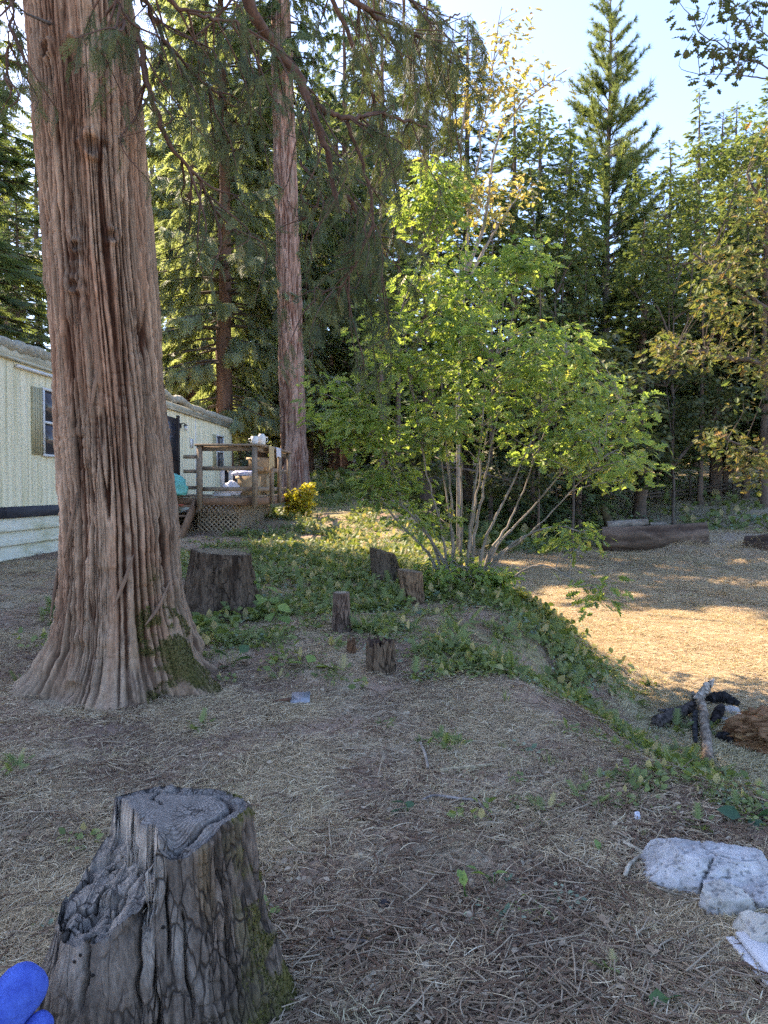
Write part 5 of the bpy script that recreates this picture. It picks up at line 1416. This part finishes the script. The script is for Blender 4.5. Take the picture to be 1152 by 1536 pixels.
# lump of old concrete, cracked into pieces
M_conc = vcol('old_concrete', 55, (1, 1, 1), .006, .9, .55, .15)
def rock(name, label, p, size, seed, cracks=(), rz=0.0, tone=(.47, .45, .43), cat='concrete', nu=220, nv=120, amp=.10, dirt=.5, facets=9):
    u = np.arange(nu) / nu * 2 * math.pi; v = np.linspace(-math.pi / 2, math.pi / 2, nv)
    U, Vv = np.meshgrid(u, v)
    d = np.stack([np.cos(U) * np.cos(Vv), np.sin(U) * np.cos(Vv), np.sin(Vv)], -1).reshape(-1, 3)
    q = np.sign(d) * np.abs(d) ** .72
    q = q * (1 + amp * (fbm(d * 2.2 + seed, 4, seed) - .5) * 2)[:, None]
    rr_ = np.random.default_rng(seed)
    for _ in range(facets):
        nn_ = rr_.normal(size=3); nn_[2] = abs(nn_[2]) * .8; nn_ /= np.linalg.norm(nn_)
        ex = q @ nn_ - rr_.uniform(.72, .92) - (fbm(q * 5, 3, seed + 9) - .5) * .12
        q = q - nn_[None] * np.maximum(ex, 0)[:, None] * .92
    q = q * np.asarray(size)
    cr = np.zeros(len(q))
    for pts, w in cracks:
        pts = np.asarray(pts, float)
        best = np.full(len(q), 9.0)
        for a, b in zip(pts[:-1], pts[1:]):
            ab = b - a; t = np.clip(((q[:, :2] - a) @ ab) / (ab @ ab), 0, 1)
            best = np.minimum(best, np.linalg.norm(q[:, :2] - (a + t[:, None] * ab) + (fbm(q * 40, 2, 3) - .5)[:, None] * .02, axis=1))
        cr = np.maximum(cr, np.exp(-(best / w) ** 2) * (q[:, 2] > -.02))
    fine = fbm(q * 38, 4, seed + 3)
    pitn = sstep(.64, .74, fbm(q * 60, 2, seed + 5))
    nrm = d / np.linalg.norm(d, axis=1)[:, None]
    q = q + nrm * ((fine - .5) * .016 - pitn * .006 - cr * .030)[:, None]
    q[:, 2] = np.maximum(q[:, 2], -size[2] * .5)
    col = np.array(tone)[None] * (.62 + .75 * fbm(q * 14, 4, seed + 6))[:, None]
    stain = sstep(.52, .68, fbm(q * 9, 4, seed + 7))[:, None] * dirt
    col = col * (1 - stain) + np.array([.27, .25, .24])[None] * stain
    low = sstep(.02, -.06, q[:, 2] + (fine - .5) * .06)[:, None] * .55
    col = col * (1 - low) + np.array([.36, .32, .27])[None] * low
    dk_ = np.clip(pitn * .5 + cr * .75, 0, 1)[:, None]
    col = col * (1 - dk_) + np.array([.12, .11, .105])[None] * dk_
    i = np.arange(nv - 1)[:, None] * nu; j = np.arange(nu)[None]
    qd = np.stack([i + j, i + (j + 1) % nu, i + nu + (j + 1) % nu, i + nu + j], -1).reshape(-1, 4)
    o = MB().add(q, qd, col=col).build(name, M_conc, smooth=True)
    o.location = p; o.rotation_euler = (0, 0, rz)
    return tag(o, label, cat)
cp = G(1068, 1335); cz = gz(cp[0], cp[1])
rock('concrete_lump', 'big pale grey cracked lump of bag-shaped old concrete on the dirt', (cp[0], cp[1] + .06, cz + .055), (.255, .215, .095), 7, rz=-.25,
     cracks=[([(-.02, .21), (.0, .12), (-.01, .04), (.03, -.03), (.0, -.10), (-.05, -.2)], .006), ([(-.22, .12), (-.1, .125), (.0, .115), (.12, .12), (.22, .09)], .008), ([(.03, -.03), (.12, -.06), (.2, -.05)], .005)])
c2 = G(1098, 1382); rock('concrete_chunk', 'beige broken concrete chunk at the foot of the big grey lump', (c2[0], c2[1] + .06, cz + .03), (.115, .085, .085), 17, rz=.3, tone=(.47, .43, .37), nu=110, nv=70, amp=.16)
c3 = G(984, 1300); rock('concrete_chunk', 'small grey concrete piece at the far corner of the big lump', (c3[0], c3[1] + .02, gz(c3[0], c3[1]) + .02), (.042, .045, .04), 27, nu=70, nv=40, amp=.2)
c4 = G(1160, 1372); rock('concrete_chunk', 'grey concrete piece cut by the right edge of the picture, beside the big lump', (c4[0] + .03, c4[1] + .06, gz(c4[0], c4[1]) + .02), (.11, .10, .085), 37, nu=90, nv=50, amp=.18)
c5 = G(1133, 1300); rock('concrete_chunk', 'small bright concrete flake behind the big lump', (c5[0], c5[1], gz(c5[0], c5[1]) + .012), (.055, .04, .022), 47, nu=70, nv=40, amp=.25, tone=(.6, .6, .64))
c6 = G(1158, 1440); rock('concrete_chunk', 'beige flat-topped concrete block by the white board', (c6[0] + .03, c6[1] + .1, gz(c6[0], c6[1]) + .03), (.10, .085, .075), 57, nu=90, nv=50, amp=.12, tone=(.50, .45, .38))
c7 = G(956, 1228); rock('concrete_chunk', 'tiny pale stone lying alone beyond the big lump', (c7[0], c7[1], gz(c7[0], c7[1]) + .008), (.022, .018, .024), 67, nu=40, nv=24, amp=.25, tone=(.6, .6, .66))
for k, (px, py, s_) in enumerate([(1108, 1394, .018), (1122, 1388, .022)]):
    c8 = G(px, py); rock('concrete_chunk', ['grey crumb of concrete beside the beige chunk', 'larger grey crumb between the beige chunk and the block'][k], (c8[0], c8[1], gz(c8[0], c8[1]) + .006), (s_, s_ * .8, s_ * .7), 70 + k, nu=40, nv=24, amp=.2)
# white painted board
w0, w1 = G(1117, 1418), G(1190, 1500)
M_board = NT('peeling_white_paint'); bv = M_board.coords((30, 3, 30)); bn = M_board.noise(bv, 2.5, 6, .7)
M_board = M_board.done(M_board.ramp(bn, [(.36, (.11, .09, .07)), (.42, (.60, .60, .61)), (.8, (.68, .68, .69))]), .55, None, .3)
wd = thing('white_board', 'white-painted board with peeling paint at the right edge of the picture', 'board', tuple(w0))
dv = (w1 - w0); dv[2] = 0; up_ = np.array([0, 0, .035]); n_ = np.cross(dv / np.linalg.norm(dv), [0, 0, 1])
MB().bar(up_ + n_ * -.005, dv * 1.5 + up_, .075, .028).build('plank', M_board, wd)
MB().bar(up_ + n_ * .052 - [0, 0, .012], dv * 1.5 + up_ + n_ * .05 - [0, 0, .012], .03, .02).build('edge_strip', M_board, wd)
# blue fabric roll in the corner
M_blue = NT('blue_fleece'); bl1 = M_blue.noise(M_blue.coords((1, 1, 1)), 40, 5, .7); bl2 = M_blue.noise(M_blue.coords((1, 1, 1)), 260, 3)
M_blue = M_blue.done(M_blue.ramp(bl1, [(.3, (.03, .075, .36)), (.7, (.06, .15, .56))]), .95, M_blue.bump(M_blue.math('ADD', bl2, M_blue.math('MULTIPLY', bl1, 2.5)), .006, .8), .1)
br = thing('fabric_roll', 'royal blue soft fabric roll leaning in the lower corner beside the big stump', 'fabric roll', (-1.25, 1.45, gz(-1.25, 1.45)))
bo = np.array(br.location)
e0 = at(34, 1480, 1.72); e1 = np.array([-1.12, 1.42, gz(-1.12, 1.42) + .06])
dd = (e1 - e0) / np.linalg.norm(e1 - e0)
tt = np.array([-.048, -.046, -.040, -.03, -.012, .01, .06, .14, .24, .36, np.linalg.norm(e1 - e0)])
rr = np.array([.001, .020, .032, .042, .050, .054, .055, .054, .056, .057, .058])
MB().tube(e0 + dd * tt[:, None] - bo, rr, 36, rough=.09, seed=4).build('roll', M_blue, br, True)
e2 = at(70, 1520, 1.70)
MB().tube(smooth_path([e2 + [.005, 0, .0], e2 + dd * .02 + [0, 0, -.004], e2 + dd * .1, e1 + [.07, .02, .0]], 20) - bo, np.interp(np.linspace(0, 1, 20), [0, .06, .3, 1], [.002, .018, .03, .034]), 20, rough=.06, seed=6).build('flap', M_blue, br, True)
for k in range(3):
    a0 = e0 + dd * (.05 + .11 * k)
    sd_ = np.cross(dd, [0, 0, 1.0]); sd_ /= np.linalg.norm(sd_); up2 = np.cross(sd_, dd)
    ring_ = [a0 + dd * .012 * math.sin(t_ * 2 + k) + (sd_ * math.cos(t_) + up2 * math.sin(t_)) * .0545 for t_ in np.linspace(0, 2 * math.pi, 40)]
    MB().tube(np.array(ring_) - bo, .0022, 6, cap=False).build('seam', M_blue, br, True)
# little metal blade with a rusty handle
mp = G(450, 1056)
bt = thing('metal_blade', 'small grey metal blade with a rusty handle lying on the dirt', 'tool', (mp[0], mp[1], gz(mp[0], mp[1]) + .012), .15)
M_metal = mottled('grey_metal', (.20, .21, .23), (.34, .35, .37), 12, .45, metal=.6)
M_rust2 = mottled('rusty_metal', (.09, .04, .025), (.18, .085, .05), 20, .9)
MB().add([(-.07, -.045, 0), (.065, -.05, .0), (.075, .045, .03), (-.05, .05, .035), (-.07, -.045, .012), (.065, -.05, .014), (.075, .045, .062), (-.05, .05, .058)], [(0, 3, 2, 1), (4, 5, 6, 7), (0, 1, 5, 4), (1, 2, 6, 5), (2, 3, 7, 6), (3, 0, 4, 7)]).build('blade', M_metal, bt)
MB().tube([(-.06, .0, .02), (-.12, .01, .015), (-.19, .03, .004)], [.016, .012, .008], 8).build('handle', M_rust2, bt, True)

# sticks lying about (each one can be pointed at)
SB = (.26, .215, .18); SD = (.10, .08, .068)
def ground_path(pts, up=.012):
    out = []
    for px, py in pts:
        p = G(px, py); out.append([p[0], p[1], gz(p[0], p[1]) + up])
    return np.array(out)
for lab, pts, r_, hi, lo, up in [
    ('thick bare grey stick lying to the right of the big stump', [(372, 1262), (400, 1256), (420, 1254), (437, 1262)], [.008, .010, .008], SB, SD, .015),
    ('long grey forked twig lying beyond the three-leaved sprig', [(632, 1208), (650, 1201), (680, 1205), (715, 1208)], [.006, .007, .006], (.30, .26, .23), (.14, .11, .10), .02),
    ('short straight tan stick lying by the green weeds', [(660, 1160), (700, 1156), (738, 1152)], [.012, .012, .010], (.45, .35, .22), (.26, .19, .12), .015),
    ('short pale stick standing aslant near the tan one', [(630, 1122), (637, 1140), (642, 1160)], [.008, .009, .008], (.34, .28, .22), (.16, .12, .1), .03),
    ('thin straight straw-coloured stick right of the big stump', [(400, 1279), (440, 1282), (476, 1285)], [.004, .004, .003], (.42, .35, .24), (.25, .2, .14), .012),
    ('thin curved grey stick on the bare dirt', [(490, 1412), (530, 1420), (560, 1418), (590, 1424)], [.005, .006, .004], SB, SD, .012),
    ('pale broken stick pointing at the concrete lump', [(936, 1272), (955, 1283), (972, 1290)], [.009, .010, .006], (.52, .43, .31), (.3, .23, .16), .02),
    ('short pale stick standing by the broken one', [(938, 1326), (944, 1308), (960, 1296)], [.009, .009, .006], (.5, .42, .32), (.28, .22, .16), .03),
    ('thin dark twig lying among straw on the dirt', [(830, 1283), (850, 1275), (874, 1264)], [.005, .006, .004], SB, SD, .012),
    ('long thin twig lying from the lump towards the dirt', [(985, 1345), (1015, 1356), (1058, 1368)], [.005, .005, .004], (.42, .34, .24), (.25, .19, .13), .03),
    ('dark forked twig lying on the terrace edge', [(712, 1198), (722, 1215), (735, 1232)], [.005, .006, .005], SB, SD, .012)]:
    stick('fallen_stick', lab, 'stick', ground_path(pts, up), r_, len(lab), hi, lo, 18, 8, .03)
t0 = np.array([cp[0] - .0, cp[1] - .02, cz + .17])
stick('fallen_stick', 'bare brown twig lying across the concrete lump', 'stick', [at(1050, 1342, cp[1] - .06), at(1080, 1334, cp[1] + .0), at(1110, 1332, cp[1] + .02), at(1160, 1320, cp[1] + .02)], [.004, .006, .006, .007], 5, (.17, .135, .115), (.08, .06, .05), 18, 8, .03)
stick('fallen_stick', 'dark twig behind the concrete lump', 'stick', [at(1110, 1296, cp[1] + .25), at(1135, 1304, cp[1] + .23), at(1165, 1316, cp[1] + .2)], [.008, .009, .008], 6, (.17, .135, .115), (.08, .06, .05), 18, 8, .03)
# dark clods
M_clod = mottled('dark_clod', (.035, .028, .028), (.085, .07, .066), 14, .95, bump=.01)
for k, (px, py, s_, lab) in enumerate([(412, 1478, .036, 'largest dark earth clod at the foot of the big stump'), (424, 1466, .028, 'dark earth clod behind the largest one by the stump'), (402, 1462, .024, 'small dark earth clod touching the big stump'), (576, 1362, .02, 'single dark clod on the bare dirt'), (604, 1418, .018, 'dark clod at the end of the curved stick')]):
    lump('earth_clod', lab, 'clod', GP(px, py, -.006), (s_ * 1.2, s_, s_ * .85), M_clod, 80 + k, .35, 5, 26, 16)

# sprigs with leaves one can count
M_bramble = leafmat('bramble_leaf', [(0, (.035, .085, .05)), (.5, (.05, .115, .06)), (1, (.10, .17, .06))], .3, 1.4, .5, 0)
M_fresh = leafmat('fresh_leaf', [(0, (.10, .18, .05)), (.5, (.16, .26, .07)), (1, (.24, .32, .09))], .35, 1.4, .5, 0)
def sprig(label, px, py, leaves, mat, h=.04, seed=0):
    r = np.random.default_rng(seed); p = G(px, py); z = gz(p[0], p[1])
    t = thing('leaf_sprig', label, 'plant', (p[0], p[1], z))
    tips = []
    for (lx, ly, sz, yaw, pit) in leaves:
        q = at(lx, ly, p[1] + r.uniform(-.02, .02)) - np.array([p[0], p[1], z]); q[2] = max(q[2], .015); tips.append(q)
        MB().tube(smooth_path([np.array([0, 0, -.01]), q * .5 + [0, 0, .01], q], 8), [.002] * 8, 5, cap=False).build('stem', M_fresh, t, True)
        Rm = rots(np.array([yaw]), np.array([pit]), np.array([r.normal(0, .35)]))
        lf = link_mesh('leaf', MB().add(SIMPLE[0] * np.array([1, 1.15, 1.0]), None, SIMPLE[1], tint=np.full(7, r.uniform(.2, .9))).mesh('leaf', mat), t, tuple(q), tuple(euler_of(Rm)[0]), (sz,) * 3)
    return t
sprig('dark green three-leaved bramble sprig alone on the dirt', 612, 1222, [(608, 1205, .075, 2.9, .1), (603, 1218, .08, -2.4, -.1), (612, 1212, .06, 1.2, .3)], M_bramble, seed=1)
sprig('pale green sprig with spread leaves on the bare dirt', 742, 1330, [(742, 1310, .055, .1, .1), (728, 1312, .06, 3.0, .15), (715, 1305, .05, 2.6, .2)], M_fresh, seed=2)
sprig('upright yellow-green sprig beside the pale spread one', 698, 1352, [(697, 1330, .06, 1.7, 1.0), (700, 1345, .05, -1.3, -.8), (693, 1318, .04, 2.0, .7)], M_fresh, seed=3)
sprig('single drooping dark leaf near the bottom of the picture', 988, 1512, [(985, 1482, .075, -1.7, -.7), (1004, 1498, .045, .2, .2)], M_bramble, seed=4)
sprig('bright single leaf among twigs beyond the bare dirt', 893, 1278, [(893, 1258, .055, -1.4, -.6)], M_fresh, seed=5)
sprig('fern-like leaf sprig beside the cedar root', 350, 1002, [(342, 985, .14, 2.6, .3), (352, 992, .15, .4, .2), (360, 980, .12, 1.0, .5), (345, 1000, .12, -2.6, 0.0)], M_bramble, seed=6)
sprig('light green leaf sprig on the dirt beyond the metal blade', 465, 1003, [(455, 996, .15, 2.9, .1), (470, 1000, .16, .1, .0), (462, 994, .12, 1.2, .4)], M_fresh, seed=7)
sprig('broad leaf sprig by the ruined grass right of the fire pit path', 1120, 1232, [(1112, 1226, .11, 2.8, .3), (1132, 1226, .12, .1, .2), (1124, 1240, .10, -1.4, -.3)], M_bramble, seed=8)
for k, (px, py) in enumerate([(345, 850), (372, 872), (388, 900)]):
    sprig(['green vine leaves on the upper rim of the wide dark stump', 'green vine leaves on the side of the wide dark stump', 'green vine leaves low beside the wide dark stump'][k], px + 24, py + 48, [(px + 14 + a, py + b_, .15, c_, -.3) for a, b_, c_ in ((0, 0, 2.8), (14, 8, -.4), (4, 20, -1.5), (20, 24, -.9))], M_fresh, seed=20 + k)

# ================================================================== UNCOUNTABLE LITTER, GRASS AND WEEDS
M_straw = leafmat('dry_straw', [(0, (.26, .175, .11)), (.35, (.47, .335, .20)), (.7, (.66, .50, .31)), (1, (.84, .71, .50))], .15, 1.1, .85, 0, .12)
M_drygrass = leafmat('dry_grass_blades', [(0, (.34, .27, .16)), (.5, (.56, .465, .29)), (1, (.72, .62, .41))], .25, 1.2, .85, 0, .12)
M_weed = leafmat('weed_leaves', [(0, (.11, .15, .05)), (.4, (.18, .23, .08)), (.75, (.27, .30, .115)), (1, (.42, .34, .18))], .36, 1.4, .55, 0, .3)
M_weed2 = leafmat('bluish_weed_leaves', [(0, (.12, .18, .11)), (.5, (.20, .27, .18)), (1, (.32, .39, .27))], .3, 1.3, .5, 0, .35)
M_dead = leafmat('dead_leaf', [(0, (.16, .09, .06)), (.5, (.30, .20, .13)), (1, (.48, .37, .26))], .15, 1.1, .85, 0, .15)

def ribbons(n, L, w, R, flatness, seed, curl=.5, hmax=.02):
    """a loose tuft of n thin curved straws lying within radius R"""
    r = np.random.default_rng(seed); mb = MB()
    m = 5; t = np.linspace(0, 1, m)
    V, Fq, TI = [], [], []
    for k in range(n):
        a = r.uniform(0, 6.28); l = r.uniform(*L); q = R * math.sqrt(r.uniform(0, 1)); b = r.uniform(0, 6.28)
        ang = a + (t - .5) * r.normal(0, curl)
        st = l / (m - 1)
        x = q * math.cos(b) + np.cumsum(np.cos(ang)) * st; y = q * math.sin(b) + np.cumsum(np.sin(ang)) * st
        z = r.uniform(0, hmax) + np.abs(r.normal(0, flatness)) * l * t + r.uniform(0, .012) * np.sin(t * 3.1)
        wd = w * r.uniform(.6, 1.4) * np.array([.7, 1, 1, .85, .25])
        nx, ny = -np.sin(ang), np.cos(ang); k0 = len(V)
        for i in range(m):
            V.append((x[i] - nx[i] * wd[i], y[i] - ny[i] * wd[i], z[i])); V.append((x[i] + nx[i] * wd[i], y[i] + ny[i] * wd[i], z[i] + wd[i] * .7))
        Fq += [(k0 + 2 * i, k0 + 2 * i + 1, k0 + 2 * i + 3, k0 + 2 * i + 2) for i in range(m - 1)]
        TI += [np.clip(r.normal(.45, .26), 0, 1)] * (2 * m)
    return mb.add(V, Fq, tint=np.array(TI))
straw_v = [ribbons(75, (.025, .13), .00095, .17, .06, 300 + k, .9, .014).mesh('straw', M_straw) for k in range(6)]
tuft_v = [ribbons(60, (.03, .09), .0016, .10, .28, 320 + k, .7).mesh('grass_tuft', M_drygrass) for k in range(5)]
def leaf_clump(n, size, R, seed, mat, tmpl=SIMPLE, hgt=.05, pitch=.2, stems=True):
    r = np.random.default_rng(seed)
    b = r.uniform(0, 6.28, n); q = R * np.sqrt(r.uniform(0, 1, n))
    Tt = np.stack([q * np.cos(b), q * np.sin(b), r.uniform(.008, hgt, n)], -1)
    return MB().copies(*tmpl, rots(b + r.normal(0, .9, n), r.normal(pitch, .4, n), r.normal(0, .5, n)), r.uniform(*size, n), Tt, np.clip(r.normal(.45, .27, n), 0, 1)).mesh('leaf_clump', mat)
weed_v = [leaf_clump(20, [(.018, .045), (.022, .058), (.03, .075), (.015, .05), (.04, .09), (.022, .06)][k], .16, 340 + k, M_weed if k < 5 else M_weed2, hgt=[.04, .05, .07, .04, .11, .06][k]) for k in range(6)]
weed_v += [leaf_clump(9, (.07, .16), .10, 350 + k, M_weed, FIR, .06, .55) for k in range(2)]
dead_v = [leaf_clump(14, (.010, .034), .17, 360 + k, M_dead, SIMPLE, .012, .0) for k in range(4)]
twig_v = []
for k in range(4):
    r = np.random.default_rng(380 + k); mb = MB()
    for j in range(9):
        a = r.uniform(0, 6.28); p0 = r.normal(0, .12, 3); p0[2] = r.uniform(.004, .016); l = r.uniform(.05, .2)
        d = np.array([math.cos(a), math.sin(a), r.normal(0, .08)])
        mb.tube([p0, p0 + d * l * .5 + r.normal(0, .008, 3), p0 + d * l], [.0028, .0024, .0012], 5, tint=r.uniform(0, 1))
    twig_v.append(mb.mesh('twig_litter', M_dead))
grass_v = []
for k in range(4):
    r = np.random.default_rng(400 + k); mb = MB(); n = 16
    V, Tq, TI = [], [], []
    for j in range(n):
        a = r.uniform(0, 6.28); l = r.uniform(.08, .22); ln = r.uniform(.2, .9); b = r.normal(0, .03, 2); t = np.linspace(0, 1, 5)
        x = b[0] + np.cos(a) * ln * l * t ** 1.8; y = b[1] + np.sin(a) * ln * l * t ** 1.8; z = l * t * (1 - .35 * ln * t)
        k0 = len(V); wv = .0035 * np.array([.8, 1, .9, .6, .1])
        for i in range(5): V += [(x[i] + math.sin(a) * wv[i], y[i] - math.cos(a) * wv[i], z[i]), (x[i] - math.sin(a) * wv[i], y[i] + math.cos(a) * wv[i], z[i])]
        Tq += [(k0 + 2 * i, k0 + 2 * i + 1, k0 + 2 * i + 3, k0 + 2 * i + 2) for i in range(4)]; TI += [r.uniform(0, 1)] * 10
    grass_v.append(mb.add(V, Tq, tint=np.array(TI)).mesh('grass_blades', M_weed))

def field(n, d0, d1, pw, seed, x0=None, x1=None, mask=None, margin=1.25):
    """random ground points in the part of the yard in view, thinning with distance"""
    r = np.random.default_rng(seed)
    u = r.uniform(0, 1, n * 3)
    d = (d0 ** (1 - pw) + u * (d1 ** (1 - pw) - d0 ** (1 - pw))) ** (1 / (1 - pw)) if pw != 1 else d0 * (d1 / d0) ** u
    x = r.uniform(-.52 * margin, .52 * margin, n * 3) * d
    ok = np.ones(len(x), bool)
    if x0 is not None: ok &= x > x0
    if x1 is not None: ok &= x < x1
    # not inside the cedar, the stump, the lump, the trailer or the deck
    ok &= np.hypot(x - BX, (d - BY)) > .62
    ok &= np.hypot(x - SX, d - SY) > .28
    ok &= np.hypot((x - cp[0]) / 1.15, d - cp[1] - .06) > .20
    ok &= x > -6.2 + .05 * d
    ok &= ~((d > 16.7) & (d < 20.3) & (x < -3.2))
    if mask is not None: ok &= r.uniform(0, 1, len(x)) < mask(x, d)
    x, d = x[ok][:n], d[ok][:n]
    return x, d, r
def lay(name, label, variants, n, d0, d1, pw, seed, scl=(.7, 1.3), mask=None, up=0.0, grow=0.0, **kw):
    x, d, r = field(n, d0, d1, pw, seed, mask=mask, **kw)
    m = len(x)
    z = gz(x, d) + up
    s_ = r.uniform(*scl, m) * (1 + grow * np.maximum(d - 6, 0)) * (np.clip(d / 6.5, .5, 1) if grow == .03 and 'weed' in label else 1)
    return scatter(name, label, variants, np.stack([x, d, z], -1), r.uniform(0, 6.28, m), s_, r.integers(0, len(variants), m), gnormal(x, d))
def slope_of(x, d): return (x - np.interp(d, KY, KX)) / 1.8
def noise2(x, d, f, s): return fbm(xy0(x * f, d * f), 3, s)
upper = lambda x, d: sstep(1.25, .75, slope_of(x, d)) * (.10 + .90 * sstep(.44, .60, noise2(x, d, 1.7, 501))) * (.35 + .65 * sstep(.38, .5, noise2(x, d, 5, 502))) * (.28 + .72 * sstep(.40, .54, noise2(x, d, .75, 504))) * (1 - .30 * sstep(5.5, 8.5, d) * sstep(-3, -2, x))
lay('dry_straw', 'dry straw and grass litter strewn over the dirt', straw_v, 8500, 1.4, 16, 1.35, 1, (.5, 1.2), upper, .002)
lower = lambda x, d: sstep(.55, 1.05, slope_of(x, d)) * (.35 + .65 * sstep(.38, .6, noise2(x, d, .9, 503))) * (1 - .6 * sstep(14, 18, d))
lay('dry_grass', 'short dry yellow grass on the lower flat', tuft_v, 13000, 4.5, 24, 1.0, 2, (.5, 1.1), lower, 0, .03)
lay('fallen_needles', 'straw and needle litter on the shaded flat', straw_v, 5000, 8, 32, 1.0, 12, (1.0, 1.8), lambda x, d: sstep(.6, 1.1, slope_of(x, d)), .002, .04)
def greens(x, d):
    s_ = slope_of(x, d)
    a = sstep(5.2, 8.2, d + .55 * x + 2.2 * (noise2(x, d, .5, 505) - .5)) * sstep(-3.9, -2.9, x)
    b = sstep(1.05, .75, s_)
    c = np.exp(-((s_ - .25) / .5) ** 2) * sstep(3.0, 4.2, d)
    return np.clip(np.maximum(a * b, c * .42), 0, 1) * (.07 + .93 * sstep(.44, .56, noise2(x, d, 1.6, 506))) * (.3 + .7 * sstep(.4, .55, noise2(x, d, 4.5, 507)))
lay('ground_cover', 'low green weeds covering the terrace and its slope', weed_v, 15000, 3.2, 26, 1.0, 3, (.55, 1.2), greens, 0, .03)
lay('weed_grass', 'green grass blades among the weeds', grass_v, 5000, 3.0, 24, 1.05, 4, (.35, .8), greens, 0, .03)
sparse = lambda x, d: sstep(1.1, .8, slope_of(x, d)) * sstep(.62, .72, noise2(x, d, 1.9, 508)) * .6
lay('sparse_weeds', 'scattered small weeds in the straw', weed_v, 130, 2.2, 6, 1.2, 5, (.35, .7), sparse)
lay('dead_leaves', 'dead brown leaves and bark bits on the ground', dead_v, 4600, 1.4, 22, 1.2, 6, (.6, 1.2), lambda x, d: np.ones_like(x) * .8, .002, .03)
lay('twig_litter', 'small broken twigs on the ground', twig_v, 2600, 1.4, 18, 1.3, 7, (.6, 1.3), None, .004, .02)
lay('standing_straw', 'small standing tufts of dry grass among the straw', tuft_v, 700, 1.6, 9, 1.2, 9, (.45, .95), lambda x, d: upper(x, d) * sstep(.5, .62, noise2(x, d, 2.6, 511)))
lay('forest_floor_brush', 'low brush and ferns at the forest edge', weed_v, 2600, 19, 42, .6, 8, (2.2, 5.0), lambda x, d: np.clip(sstep(24, 30, d + 4 * (noise2(x, d, .4, 510) - .5)), 0, 1) * sstep(9.0, 3.0, x) + .12 * (d > 28), 0)
